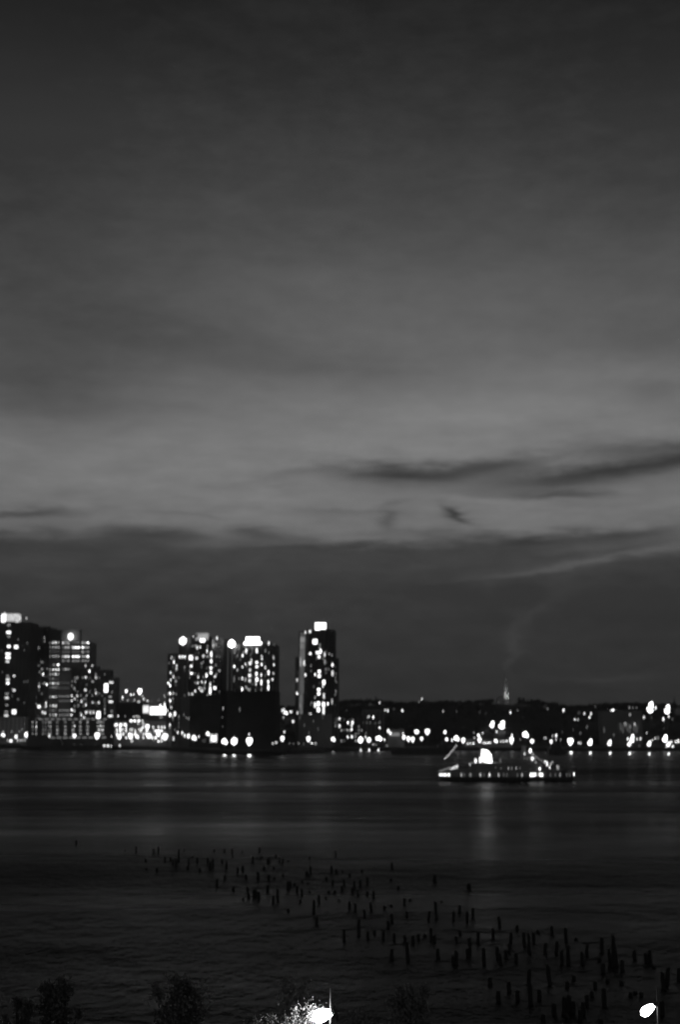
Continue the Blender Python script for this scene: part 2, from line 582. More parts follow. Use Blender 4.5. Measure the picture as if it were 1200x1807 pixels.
# ------------------------------------------------------------------ buildings
class Building:
    """front: plan corners left to right as (photo column, depth); the back is closed 'deep' metres behind"""
    def __init__(s, name, label, cat, front, ytop, m, deep=22, z0=None, group=None, floors=3.1, yref=None, ledges=True, panes=True, piers=0):
        yref = yref or (ytop + 1305) / 2
        sh = 0
        for _ in range(6):
            for p, Y in front:
                q = at(p, yref, Y + sh)
                sh += max(0, shoreY(q.x) + 24 - q.y)
        front = [(p, Y + sh) for p, Y in front]
        Y0 = front[0][1]
        s.pts = [at(p, yref, Y) for p, Y in front]
        s.z1 = at(front[0][0], ytop, min(f[1] for f in front)).z
        s.z0 = (hill(s.pts[0].x, Y0) - .5) if z0 is None else z0
        c = (s.pts[0] + s.pts[-1]) / 2
        s.base = Vector((c.x, c.y, s.z0))
        s.root = thing(name, s.base, label, cat, group)
        s.loc = [(p.x - c.x, p.y - c.y) for p in s.pts]
        a, b = s.loc[0], s.loc[-1]
        s.deep = deep
        s.poly = s.loc + [(b[0] + .05 * deep, b[1] + deep), (a[0] - .02 * deep, a[1] + deep)]
        s.h = s.z1 - s.z0
        s.k = 0
        bm = bmesh.new()
        prism(bm, s.poly, 0, s.h)
        if ledges:
            z = floors
            while z < s.h - 1.5:
                prism(bm, s.poly, z - .18, z + .18, .12)
                z += floors
        prism(bm, s.poly, s.h - .02, s.h + 1.0, .2)
        if piers:
            for (p, q) in zip(s.loc, s.loc[1:]):
                p, q = Vector(p), Vector(q)
                n = int((q - p).length / piers)
                for i in range(n + 1):
                    c2 = p + (q - p) * i / max(n, 1)
                    box(bm, (c2.x, c2.y, s.h / 2), (.6, .6, s.h - .1), math.atan2((q - p).y, (q - p).x))
        s.wall = link('wall', bm, m, s.root)
        if panes:
            bm = bmesh.new()
            cnt = 0
            for (p, q) in zip(s.loc, s.loc[1:]):
                p, q = Vector(p), Vector(q)
                d = (q - p)
                Ln = d.length
                d.normalize()
                nrm = Vector((d.y, -d.x))
                n = max(1, int(Ln / 4.2))
                rz = math.atan2(d.y, d.x)
                z = floors * 1.5
                while z < s.h - 1:
                    for i in range(n):
                        c2 = p + d * ((i + .5) * Ln / n) + nrm * .02
                        box(bm, (c2.x, c2.y, z), (min(2.2, Ln / n * .6), .08, 1.5), rz)
                        cnt += 1
                    z += floors
            if cnt > 100:
                o = link('window', bm, M_GLASS, s.root)
                o['kind'] = 'stuff'
                o['label'] = 'the many unlit windows of this facade'
            else:
                o = link('unlit_window', bm, M_GLASS, s.root)
                o['kind'] = 'stuff'

    def hit(s, px, py):
        d = ray(px, py)
        best = None
        for i, (p, q) in enumerate(zip(s.pts, s.pts[1:])):
            e = Vector((q.x - p.x, q.y - p.y))
            # intersect the ray (plan) with the edge line
            den = d.x * e.y - d.y * e.x
            if abs(den) < 1e-9:
                continue
            t = (p.x * e.y - p.y * e.x) / den
            uu = ((d.x * t - p.x) * e.x + (d.y * t - p.y) * e.y) / e.length_squared
            err = max(0, -uu, uu - 1)
            if best is None or err < best[0] - 1e-6:
                nrm = Vector((e.y, -e.x)).normalized()
                best = (err, Vector((d.x * t, d.y * t, H0 + d.z * t)), e, nrm)
        return best

    def light(s, px, py, w, h, lvl, name='window', raw=False, thick=.3, lamp=False):
        """one lit pane on the facade at a photograph pixel; w, h in photograph pixels"""
        _, P, e, nrm = s.hit(px, py)
        if raw:
            aw, ah, rad = w, h, LV.get(lvl, lvl)
        else:
            aw, ah, rad = spot(w, h, lvl)
        m_px = P.length / F
        cosf = abs(e.normalized().x)
        s.k += 1
        loc = P - s.base + Vector((nrm.x, nrm.y, 0)) * (.05 + .003 * (s.k % 40))
        return put(name, 'pane', glow_mat(rad, lamp), s.root, loc, (aw * m_px / max(cosf, .35), thick, ah * m_px), math.atan2(e.y, e.x))

    def dim(s, n, px0, px1, y0, y1, levels=(.5, .7, .7, 1, 1.5)):
        rnd = random.Random(int(px0 * 31 + y0))
        cols = [px0 + (px1 - px0) * (k + .5) / max(3, int((px1 - px0) / 5)) for k in range(max(3, int((px1 - px0) / 5)))]
        for _ in range(n):
            s.light(rnd.choice(cols), y0 + round(rnd.uniform(0, (y1 - y0) / 6.2)) * 6.2, rnd.choice((3.2, 4, 5)), rnd.choice((5, 6)), rnd.choice(levels))

    def lights(s, sc, ox, oy, rows):
        for (x, y, w, h, l) in rows:
            s.light(ox + x / sc, oy + y / sc, w / sc, h / sc, l)

    def roof_box(s, x0, x1, y0, y1, m, name='roof_plant', deep=12, taper=1.0, inset=4):
        Y = min(p.y for p in s.pts) + inset
        a, b = at(x0, (y0 + y1) / 2, Y), at(x1, (y0 + y1) / 2, Y)
        zt = at(x0, y0, Y).z
        zb = s.z1
        bm = bmesh.new()
        cx = (a.x + b.x) / 2 - s.base.x
        box(bm, (cx, Y + deep / 2 - s.base.y, (zt + zb) / 2 - s.z0 + .3), (b.x - a.x, deep, max(.5, zt - zb)), 0, taper)
        box(bm, (cx, Y + deep / 2 - s.base.y, zt - s.z0 + .45), ((b.x - a.x) * taper + .3, deep * taper + .3, .3))
        return link(name, bm, m, s.root)

    def beacon(s, px, py, w, h, lvl, Y=None):
        """a lamp standing on a roof post"""
        Y = Y or min(p.y for p in s.pts) + 3
        P = at(px, py, Y)
        aw, ah, rad = spot(w, h, lvl)
        m_px = P.length / F
        o = put('roof_lamp', 'globe', glow_mat(rad, True), s.root, P - s.base, (aw * m_px, aw * m_px, ah * m_px))
        zt = P.z - s.z1 - ah * m_px * .5
        if zt > .3:
            put('lamp_post', 'pole', M_METAL, s.root, (P.x - s.base.x, P.y - s.base.y, s.h + .9), (.15, .15, zt))
        return o


s1 = 1200 / 220
# --- A: left tower with the glowing crown
A = Building('apartment_tower', 'black residential tower at the left edge with a glowing pale crown', 'tower',
             [(-30, 1500), (10, 1488), (51, 1502)], 1098, M_BLACK, 30)
A.lights(s1, 0, 1060, [(80, 235, 40, 25, 1), (78, 305, 48, 40, 3), (80, 345, 35, 15, 1), (80, 440, 40, 40, 3), (150, 445, 45, 45, 3), (72, 512, 50, 32, 3),
    (72, 547, 50, 35, 3), (68, 585, 40, 30, 2), (70, 725, 35, 25, 1), (70, 760, 40, 40, 2), (70, 795, 35, 25, 3), (130, 725, 30, 30, 2), (130, 862, 35, 35, 2),
    (60, 897, 40, 25, 1), (60, 935, 42, 30, 2), (60, 1005, 35, 20, 1), (55, 1070, 40, 25, 1), (55, 1105, 45, 30, 2), (65, 1143, 35, 30, 3), (130, 1070, 45, 55, 3),
    (130, 1140, 40, 25, 1), (60, 1205, 40, 45, 3), (45, 1240, 35, 40, 2), (25, 1170, 14, 30, 1), (20, 690, 16, 24, .7), (15, 480, 16, 24, .7)])
cr_ = A.roof_box(2, 31.5, 1084, 1098, glow_mat(.62), 'crown', 14, .95)  # floodlight on the crown is built in as its own glow
A.roof_box(1.5, 8, 1085, 1098, glow_mat(3), 'crown_glow', 3, 1, 1)
A.dim(14, 12, 50, 1110, 1290, (.5, .5, .7))
A.beacon(7.5, 1082.5, 5, 8, 2)
A.beacon(26, 1085, 5, 8, 2)
A.beacon(35, 1091, 4, 7, 2)
A.beacon(46, 1091, 4, 7, 2)
put('antenna', 'pole', M_METAL, A.root, at(13, 1084, 1505) - A.base, (.16, .16, 7))
pod = Building('podium_block', 'low grey podium block at the foot of the leftmost tower', 'building', [(-30, 1470), (44, 1470)], 1267, M_PALE, 14, floors=3.4)
pod.lights(s1, 0, 1060, [(150, 1310, 35, 45, 3), (105, 1262, 20, 24, 1), (180, 1262, 20, 24, 1), (210, 1240, 20, 24, 1), (25, 1262, 30, 30, 1.5)])
# --- B
B = Building('apartment_tower', 'dark tower with scattered bright windows right of the leftmost tower', 'tower',
             [(46, 1560), (62, 1545), (74, 1560), (89, 1550)], 1109, M_DARK, 26, piers=5)
B.lights(s1, 0, 1060, [(312, 278, 28, 30, 3), (325, 310, 10, 18, 2), (290, 348, 15, 15, 1), (312, 377, 22, 28, 2), (262, 412, 18, 30, 2), (335, 410, 12, 20, 1),
    (280, 310, 10, 30, 1), (320, 465, 40, 20, 1), (335, 497, 25, 32, 3), (265, 560, 25, 25, 1), (256, 590, 15, 28, 2), (332, 665, 45, 90, 4), (252, 690, 12, 24, 2),
    (375, 685, 15, 15, 1), (412, 708, 18, 32, 3), (400, 655, 15, 20, 1), (452, 655, 22, 30, 1), (275, 768, 24, 36, 3), (256, 800, 20, 34, 2), (322, 798, 22, 28, 2),
    (372, 800, 20, 25, 1), (405, 800, 8, 20, 1), (447, 806, 16, 34, 3), (296, 832, 12, 30, 2), (335, 830, 30, 25, 1), (372, 828, 12, 24, 2), (322, 865, 20, 30, 2),
    (335, 893, 30, 40, 3), (260, 900, 30, 30, 1), (262, 980, 30, 45, 3), (312, 980, 60, 70, 4), (285, 1050, 12, 30, 2), (258, 1075, 36, 28, 2), (290, 1070, 14, 30, 2),
    (370, 1020, 32, 40, 3), (440, 985, 14, 34, 2), (440, 1015, 20, 30, 2), (408, 1075, 12, 35, 2), (432, 1080, 12, 35, 2), (460, 1080, 12, 40, 2), (322, 1125, 50, 45, 2)])
B.dim(40, 49, 86, 1125, 1290)
B.roof_box(62, 86, 1106, 1110, M_DARK)
# --- C: slab with long lit window bands
Cb = Building('office_slab', 'slab block with long horizontal bands of lit windows on two faces', 'building',
              [(84, 1500), (108, 1472), (159, 1510)], 1131, M_MID, 24, panes=False)
Cb.roof_box(86, 107, 1113, 1131, M_BLACK, 'roof_plant', 14, 1, 1)
Cb.roof_box(108, 140, 1112, 1131, M_MID, 'roof_plant', 12, 1, 6)
Cb.beacon(124, 1123.5, 13, 16, 5, 1474)
for y, l in ((403, 2), (448, 1.5), (490, .5), (535, 1.5), (663, 2), (708, 2), (752, 1), (795, 2), (835, 1), (925, 2), (1012, 2), (1055, 1), (1100, 2)):
    Cb.lights(s1, 0, 1060, [(x, y, 24, 28, max(.5, l + random.choice((-.5, 0, 0)))) for x in (508, 534, 560)] + [(480, y, 10, 30, max(.7, l - .5))])
Cb.lights(s1, 0, 1060, [(557, 617, 34, 30, 3), (515, 617, 36, 26, 1)])
for y, ls in ((405, (1.5, .7, 2)), (450, (1, 2.5, 2)), (493, (.5, .5, 1)), (537, (2, 2.5, 2)), (578, (.5, .5, .7)), (660, (1, .5, .5))):
    for x, l in zip((628, 725, 816), ls):
        Cb.lights(s1, 0, 1060, [(x + k, y, 26, 28, max(.5, l + random.choice((-.5, 0, .5)))) for k in (-26, 0, 26)])
# --- D: stepped block in front
D1 = Building('stepped_block', 'pale grey block with faint striped windows in front of the banded slab', 'building', [(101, 1462), (126, 1456)], 1188, M_PALE, 20, panes=False)
for y, l in ((790, .5), (840, .5), (920, 1), (965, .7), (1055, 1), (1100, 1)):
    D1.lights(s1, 0, 1060, [(x, y, 20, 26, l) for x in (572, 594, 616, 638, 656)])
D2 = Building('stepped_block', 'dark stepped apartment block descending toward the right of the slab', 'building',
              [(124, 1452), (140, 1446), (166, 1452), (190, 1448)], 1183, M_DARK, 22, piers=6)
D2.roof_box(126, 164, 1178, 1184, M_DARK)
D2.roof_box(164, 174, 1177, 1184, M_DARK, 'roof_plant', 8, 1, 2)
D2.lights(s1, 0, 1060, [(690, 775, 20, 25, 1), (725, 775, 20, 35, 2), (722, 740, 15, 25, 1), (690, 820, 18, 30, 1), (720, 860, 12, 25, 1), (688, 915, 26, 28, 2),
    (740, 918, 18, 30, 2), (688, 962, 26, 28, 2), (715, 945, 15, 30, 2), (688, 1052, 28, 36, 3), (715, 1060, 15, 30, 2), (685, 1100, 26, 24, 2), (780, 970, 16, 35, 2),
    (755, 1005, 12, 30, 1), (740, 960, 10, 20, 1), (778, 1098, 18, 34, 2), (857, 677, 18, 36, 3), (822, 738, 28, 32, 2),
    (790, 740, 12, 26, 1), (920, 740, 24, 34, 2), (952, 740, 12, 24, 1), (818, 860, 32, 32, 2), (916, 860, 22, 28, 1), (922, 890, 18, 34, 2), (952, 890, 12, 24, 1),
    (884, 915, 12, 28, 1), (822, 945, 12, 20, 1), (888, 980, 14, 28, 2), (918, 985, 12, 24, 1), (948, 980, 20, 36, 2), (823, 1005, 12, 34, 2), (822, 1075, 14, 40, 2),
    (836, 1070, 12, 34, 2), (865, 1075, 14, 40, 2), (895, 1075, 12, 40, 2), (805, 1125, 22, 24, 2), (1005, 1080, 12, 34, 1), (1018, 840, 50, 95, 4), (945, 1100, 50, 80, 4)])
D2.beacon(150.5, 1175, 3, 7, 2)
D2.beacon(162, 1175, 3, 7, 2)
D2.dim(36, 128, 187, 1190, 1266)
D3 = Building('stepped_block', 'lowest right step of the stepped block with four wide lit windows', 'building', [(189, 1449), (203, 1455)], 1197, M_MID, 18, panes=False)
D3.lights(s1, 0, 1060, [(1060, 787, 56, 24, 2), (1075, 880, 20, 24, 1), (1050, 925, 50, 26, 1), (1056, 972, 58, 28, 2), (1070, 1065, 30, 40, 1), (1054, 1110, 58, 28, 2)])
# --- E: long low block on the quay
E = Building('garage_block', 'long low four storey block with rows of dim windows on the left quay', 'building', [(48, 1275), (198, 1262)], 1270, M_DARK, 30, panes=False)
E.lights(s1, 0, 1060, [(x, y, 34 if x > 500 else 20, 14, random.choice((.7, 1, 1, 1.5))) for y in (1170, 1210, 1245, 1280)
                       for x in (310, 345, 410, 435, 465, 485, 548, 625, 700, 770, 840, 940, 965, 990)])
E.lights(s1, 0, 1060, [(345, 1212, 16, 30, 2), (345, 1245, 16, 30, 1.5), (715, 1208, 14, 28, 2), (965, 1203, 12, 28, 2), (948, 1243, 14, 30, 2), (985, 1243, 14, 30, 2)])
E.lights(s1, 0, 1060, [(500 + k * 62, 1318, 56, 16, .7) for k in range(9)])
E.lights(s1, 0, 1060, [(390 + k * 56, 1140, 50, 9, .7) for k in range(12)])

# --- F: ferry terminal, boards and the lit sign wall
s2 = 1200 / 220
T = Building('terminal_building', 'low bright waterfront terminal with wide lit strips left of the twin towers', 'building', [(201, 1330), (300, 1322)], 1274, M_PALE, 24, panes=False, piers=9)
T.lights(s2, 190, 1100, [(68, 985, 22, 26, 2), (222, 938, 34, 34, 3), (258, 938, 34, 34, 3.5), (296, 938, 34, 34, 3), (332, 938, 20, 30, 2), (80, 975, 38, 34, 3), (122, 975, 38, 34, 3.5), (165, 975, 38, 34, 3),
    (85, 1020, 14, 30, 2), (115, 1020, 14, 30, 2.5), (140, 1024, 14, 30, 2), (170, 1018, 14, 30, 2), (215, 1020, 12, 30, 2), (235, 1018, 12, 30, 2), (300, 1020, 12, 30, 2),
    (325, 1015, 12, 40, 2.5), (345, 1065, 10, 30, 1.5), (545, 1000, 16, 36, 2), (572, 1000, 16, 30, 1.5), (440, 1030, 20, 26, 1.5), (500, 1020, 20, 26, 1)])
T.lights(s2, 190, 1100, [(x, 1050, 40, 16, 1) for x in range(80, 600, 46)])
T.dim(44, 204, 298, 1277, 1306, (1.5, 2, 2, 2.5, 3))
T.dim(24, 250, 298, 1277, 1306, (2, 2.5, 3))
U = Building('dark_warehouse', 'dark windowless shed on the slope behind the bright terminal', 'building', [(201, 1462), (252, 1458)], 1241, M_BLACK, 26, panes=False)
U.lights(s2, 190, 1100, [(68, 892, 14, 30, 2), (98, 892, 14, 30, 2), (165, 895, 10, 28, 1), (250, 898, 10, 28, 2), (275, 898, 10, 28, 2), (298, 898, 10, 28, 2)])
V = Building('sign_wall', 'blazing white rectangular lit wall left of the twin towers', 'building', [(251, 1420), (298, 1415)], 1246, M_MID, 12, panes=False, ledges=False)
V.light(278.3, 1254, 28, 13.2, 5, 'lit_board', True)
V.light(257, 1251.5, 10.5, 13, 2, 'lit_board', True)
V.lights(s2, 190, 1100, [(505, 790, 25, 35, 3), (545, 780, 20, 50, 2.5), (510, 905, 12, 26, 1.5), (524, 905, 8, 26, 1), (498, 905, 8, 26, 1)])
# --- tower 2
J = Building('apartment_tower', 'left tower of the twin pair, lit band under its roof on a lower left wing', 'tower',
             [(314, 1272), (334, 1260), (372, 1258), (392, 1274)], 1126, M_BLACK, 30)
J2 = Building('tower_wing', 'lower stepped wing leaning on the left side of the twin towers', 'building', [(295, 1264), (304, 1257), (330, 1256)], 1155, M_DARK, 20, piers=6)
J.lights(s2, 190, 1100, [(770, 322, 20, 40, 2.5), (800, 330, 50, 60, 3), (855, 335, 36, 40, 2),
    (770, 410, 30, 26, 1), (802, 412, 32, 36, 3), (762, 480, 32, 40, 3), (805, 482, 36, 32, 3), (768, 515, 24, 36, 3), (768, 545, 18, 24, 1), (780, 680, 30, 34, 1.5), (812, 680, 30, 36, 2),
    (860, 232, 22, 46, 2), (888, 228, 14, 34, 2), (955, 265, 18, 56, 2), (920, 315, 30, 40, 2), (918, 372, 20, 30, 1), (995, 300, 28, 70, 3), (995, 365, 28, 50, 3), (952, 430, 8, 24, 1),
    (1038, 400, 8, 30, 1), (992, 430, 34, 40, 3.5), (992, 475, 34, 44, 3.5), (950, 500, 24, 50, 3), (1030, 512, 26, 32, 2), (868, 518, 14, 32, 2), (865, 572, 18, 36, 2), (840, 570, 8, 34, 1), (905, 565, 22, 32, 2),
    (938, 565, 18, 32, 2), (985, 590, 22, 60, 2), (985, 650, 30, 80, 3), (1028, 622, 34, 42, 3), (880, 625, 14, 40, 2), (905, 650, 40, 30, 2), (840, 650, 14, 36, 2), (840, 485, 10, 24, 1), (920, 515, 24, 14, 1)])
J.dim(40, 332, 389, 1140, 1226)
J2.dim(40, 297, 328, 1165, 1300)
J.roof_box(344, 367.5, 1120, 1127, mat('lit_plant_room', .5), 'crown', 10, 1, 1)
J.light(356, 1123.5, 23, 12, .33, 'crown_glow', True)  # glowing pane imitates the floodlight on this crown
J.light(357, 1130, 11, 9, 4, 'crown_glow')
J.beacon(336.5, 1127, 4, 8, 2)
J.beacon(340.5, 1123.5, 3, 6, 2)
J.beacon(382.5, 1130 - 4, 4, 9, 2.5)
J.beacon(376, 1130 - 3, 3, 6, 1)
J2.lights(s2, 190, 1100, [(612, 330, 10, 28, 2), (640, 330, 8, 26, 1), (635, 372, 24, 40, 3), (590, 380, 8, 20, 1), (662, 410, 16, 45, 2), (660, 440, 10, 26, 2), (605, 475, 12, 36, 2),
    (628, 515, 20, 36, 3), (605, 545, 14, 34, 2), (600, 600, 16, 34, 3), (582, 575, 14, 34, 3), (598, 675, 18, 34, 3), (624, 675, 18, 34, 3), (655, 680, 16, 34, 1), (580, 678, 10, 26, 1),
    (600, 745, 18, 36, 3), (600, 775, 16, 26, 1), (692, 322, 22, 40, 2.5), (718, 322, 20, 40, 2.5), (742, 322, 20, 40, 2.5),
    (600, 880, 30, 50, 3), (645, 870, 28, 55, 3), (620, 900, 14, 40, 2), (575, 840, 14, 30, 2), (610, 810, 14, 30, 2), (598, 975, 14, 36, 2), (597, 1000, 14, 40, 1), (632, 1110, 14, 50, 2), (672, 1050, 12, 36, 2),
    (645, 1025, 8, 26, 1), (720, 810, 16, 36, 2), (720, 845, 14, 30, 2)])
J2.beacon(322.3, 1131, 16.5, 17.5, 6)
# --- grey block below tower 2, in front
J3 = Building('grey_block', 'mid grey block at the foot of the left twin tower beside the black block', 'building', [(318, 1180), (340, 1172)], 1232, M_MID, 20, panes=False)
J3.lights(s2, 190, 1100, [(755, 910, 10, 30, 1), (778, 915, 12, 36, 1), (730, 880, 8, 26, 1)])
# --- tower 3
s3 = 5.0
K = Building('apartment_tower', 'right tower of the twin pair with a blazing white crown', 'tower', [(409, 1272), (424, 1262), (468, 1260), (487, 1274)], 1138, M_DARK, 30)
K.lights(s3, 380, 1080, [(167, 352, 16, 24, 2), (210, 310, 14, 60, .7), (238, 385, 18, 34, 3), (272, 345, 24, 55, 3), (365, 340, 24, 55, 3), (442, 340, 14, 34, 1), (310, 380, 12, 30, .7), (410, 390, 20, 20, 2),
    (410, 415, 22, 26, 2), (512, 400, 18, 50, 1.5), (515, 465, 14, 30, 2), (470, 360, 14, 30, .7), (265, 460, 14, 30, 2), (305, 452, 34, 40, 2.5), (318, 425, 14, 30, 2), (365, 445, 34, 34, 3), (365, 482, 34, 34, 3),
    (408, 462, 20, 36, 2.5), (440, 490, 16, 34, 2), (167, 480, 22, 36, 3), (238, 485, 14, 30, 2), (305, 512, 28, 36, 2), (467, 535, 20, 50, 2.5), (508, 540, 14, 30, 1.5), (238, 585, 16, 32, 2.5), (210, 585, 10, 26, 1),
    (165, 600, 14, 50, .7), (265, 595, 20, 50, 1.5), (302, 560, 34, 40, 2.5), (302, 605, 30, 40, 2), (362, 545, 28, 44, 3), (365, 595, 34, 50, 3), (358, 635, 14, 40, 2), (405, 555, 18, 36, 2.5), (405, 620, 20, 60, 2.5),
    (440, 560, 10, 24, 1), (502, 595, 14, 30, 2), (465, 615, 20, 40, 2.5), (465, 665, 20, 60, 3), (405, 685, 10, 24, 1.5), (265, 660, 12, 26, 1), (290, 685, 12, 30, 1.5), (305, 685, 12, 30, 1.5), (235, 685, 16, 50, 3),
    (230, 735, 20, 40, 3), (265, 735, 20, 28, 2.5), (335, 710, 36, 44, 3)])
K.dim(34, 411, 485, 1145, 1222)
K.roof_box(433, 458, 1125.5, 1139, glow_mat(6, True), 'crown', 10, .92, 1)  # crown emits in place of floodlight falling on it
K.roof_box(430, 461, 1134, 1139, glow_mat(5, True), 'crown_glow', 5, 1, -.5)
K.beacon(474, 1135, 5, 10, 3)
K.beacon(484, 1138, 3, 6, 1)
mast = thing('lamp_mast', Vector((at(405, 1220, 1268).x, 1268, LAND_Z)), 'slim dark mast with one huge white lamp left of the white crowned twin tower', 'mast')
P = at(408.5, 1136, 1268)
bm = bmesh.new()
tube(bm, [(0, 0, 0), (0, 0, P.z - LAND_Z - 3)], [1.5, 1.1], 8)
link('shaft', bm, M_BLACK, mast)
put('lamp_head', 'globe', glow_mat(11, True), mast, P - mast.location, (7, 7, 7))
# --- black block on the pier
X1 = Building('black_block', 'large black unlit block on the pier below the twin towers, right half', 'building', [(389, 1000), (400, 992), (484.5, 998)], 1221, mat('black_brick', .04, .9, .3, .1, .05), 40, z0=LAND_Z - .1, panes=False)
X1.lights(s3, 380, 1080, [(213, 860, 14, 50, .7), (68, 850, 12, 36, 1.5), (62, 930, 8, 26, .7), (64, 1010, 8, 26, .5)])
X2 = Building('black_block', 'lower black unlit block adjoining the pier block on its left', 'building', [(334, 1040), (389, 1034)], 1229, mat('sooty_brick', .08, .9, .3, .1, .05), 36, z0=LAND_Z - .1, panes=False)
X2.lights(s2, 190, 1100, [(1000, 1105, 40, 90, 2), (1040, 1105, 36, 90, 2), (925, 1130, 50, 40, .5)])
# --- tower 4
Lt = Building('apartment_tower', 'lone tallest tower with a glowing pale stripe down its left corner', 'tower', [(527, 1260), (544, 1236), (574, 1232), (590, 1242)], 1112, M_BLACK, 30)
Lw = Building('tower_wing', 'narrow lower wing on the left side of the lone tall tower', 'building', [(520.5, 1262), (531, 1256)], 1161, M_DARK, 18)
Lr = Building('tower_wing', 'narrow lower wing on the right side of the lone tall tower', 'building', [(588.5, 1250), (596.5, 1256)], 1163, M_BLACK, 18)
for y0, y1, l in ((182, 216, .09), (220, 268, .2), (272, 330, .16), (334, 430, .11), (434, 560, .08), (564, 720, .085), (724, 800, .10), (804, 850, .14), (854, 905, .11)):
    for x, w in ((757, 14), (773, 13), (788, 12)):
        xx = x - (y0 - 200) * .035 + 1
        Lt.light(380 + xx / 5, 1080 + (y0 + y1) / 10, w / 5, (y1 - y0) / 5, l * random.uniform(.7, 1.3), 'corner_glow_strip', True)  # emissive strips give this corner its pale stripe
Lt.lights(s3, 380, 1080, [(795, 178, 12, 36, 2), (835, 172, 30, 36, 2.5), (880, 262, 50, 55, 4), (838, 367, 28, 36, 3), (905, 358, 46, 36, 3.5), (915, 395, 30, 40, 3.5), (930, 345, 16, 50, 3), (965, 375, 20, 50, 2), (965, 440, 14, 60, 1), (1002, 370, 8, 22, 1.5),
    (785, 450, 10, 60, 2), (755, 440, 8, 90, 1.5), (845, 520, 24, 30, .7), (880, 552, 20, 34, 2.5), (917, 525, 34, 38, 4), (917, 565, 34, 36, 4), (795, 555, 22, 36, 2.5),
    (958, 620, 34, 50, 4), (950, 655, 18, 30, 2), (912, 685, 34, 38, 4), (912, 722, 34, 34, 4), (958, 740, 24, 60, 2), (880, 755, 16, 30, 1.5), (880, 820, 28, 60, 2.5), (910, 810, 34, 50, 4), (910, 862, 34, 50, 4),
    (955, 815, 34, 50, 4), (955, 870, 28, 80, 2.5), (838, 905, 34, 36, 3), (908, 935, 34, 40, 4), (908, 972, 30, 34, 3.5), (878, 980, 30, 60, 2.5), (905, 1030, 30, 50, 3.5), (842, 1000, 16, 34, 2.5),
    (755, 1060, 10, 30, 1.5), (820, 1020, 12, 30, 1), (850, 800, 8, 26, 1), (950, 1000, 24, 26, .7), (960, 965, 24, 26, .7)])
Lr.lights(s3, 380, 1080, [(1060, 1005, 10, 26, 1), (1070, 620, 8, 26, .7)])
Lt.lights(s3, 380, 1080, [(1032, 467, 22, 38, 3), (1032, 540, 24, 60, 2), (992, 810, 16, 36, 2.5), (1028, 790, 18, 60, 1.5)])
Lw.lights(s3, 380, 1080, [(722, 600, 24, 36, 2), (722, 718, 24, 30, 3), (725, 890, 14, 36, 2)])
Lt.dim(30, 546, 588, 1125, 1290)
Lr.dim(10, 590, 595, 1170, 1300)
Lt.roof_box(556, 575, 1100.5, 1113, glow_mat(4, True), 'crown', 10, 1, 1)  # emissive box stands for a floodlit crown
Lt.beacon(557, 1107, 4, 10, 2)
Lf = Building('grey_block', 'ribbed dark grey podium at the foot of the lone tall tower', 'building', [(527, 1222), (585, 1218)], 1262, M_MID, 8, panes=False, piers=4)
Lf.lights(s3, 380, 1080, [(745 + 40 * k, 930 + 34 * (k * 7 % 5), 8, 40, .5) for k in range(6)])
# --- mid-distance low blocks right of tower 4
Mb = Building('low_rise', 'dark low rise with one bright stairwell right of the lone tall tower', 'building', [(596, 1272), (640, 1264)], 1264, M_BLACK, 20)
Mb.lights(s2, 580, 1200, [(102, 372, 28, 36, 3), (102, 442, 32, 40, 3), (68, 442, 12, 26, 1.5), (186, 410, 22, 36, 3), (230, 410, 28, 44, 3.5), (222, 440, 22, 30, 2), (222, 475, 22, 36, 2.5), (184, 548, 14, 36, 2.5),
    (222, 546, 26, 38, 3), (320, 485, 18, 26, 1.5), (292, 515, 8, 20, 1), (260, 546, 10, 30, 1.5), (28, 480, 20, 30, .7)])
Mb.dim(16, 600, 636, 1270, 1310)
Mc = Building('low_rise', 'grey hillside apartment block with few lights right of the bright stairwell', 'building', [(640, 1462), (678, 1456)], 1254, M_MID, 20, panes=True)
Mc.lights(s2, 580, 1200, [(430, 358, 12, 36, 3), (388, 350, 14, 30, 2), (376, 362, 8, 20, 1.5), (490, 460, 20, 30, 2.5), (490, 410, 18, 24, 1), (450, 415, 12, 26, .7), (335, 410, 8, 16, .7), (368, 410, 8, 16, .7), (400, 410, 8, 16, .7), (360, 515, 18, 26, 1)])
Md = Building('pier_shed', 'pale floodlit quay shed right of the lone tower', 'building', [(684, 1225), (714, 1222)], 1289, M_DARK, 16, panes=False, ledges=False)
Md.light(697, 1296, 17, 6, .2, 'shed_front_glow', True)  # glowing sheet brightens the shed front in place of lamplight
Me = Building('pier_shed', 'long low pier shed with a broken row of lit windows behind the ferry', 'building', [(822, 1215), (904, 1215)], 1306, M_DARK, 14, panes=False, ledges=False)
Me.lights(5, 740, 1160, [(428, 760, 18, 26, 2), (450, 760, 18, 26, 2), (480, 760, 22, 26, 2.5), (560, 755, 16, 26, 2.5), (578, 755, 16, 26, 2.5), (596, 755, 16, 26, 2.5), (614, 754, 16, 26, 2.5), (630, 753, 14, 26, 2),
    (722, 742, 12, 22, 2), (740, 741, 16, 22, 2), (757, 740, 12, 22, 2), (775, 738, 10, 30, 2)])
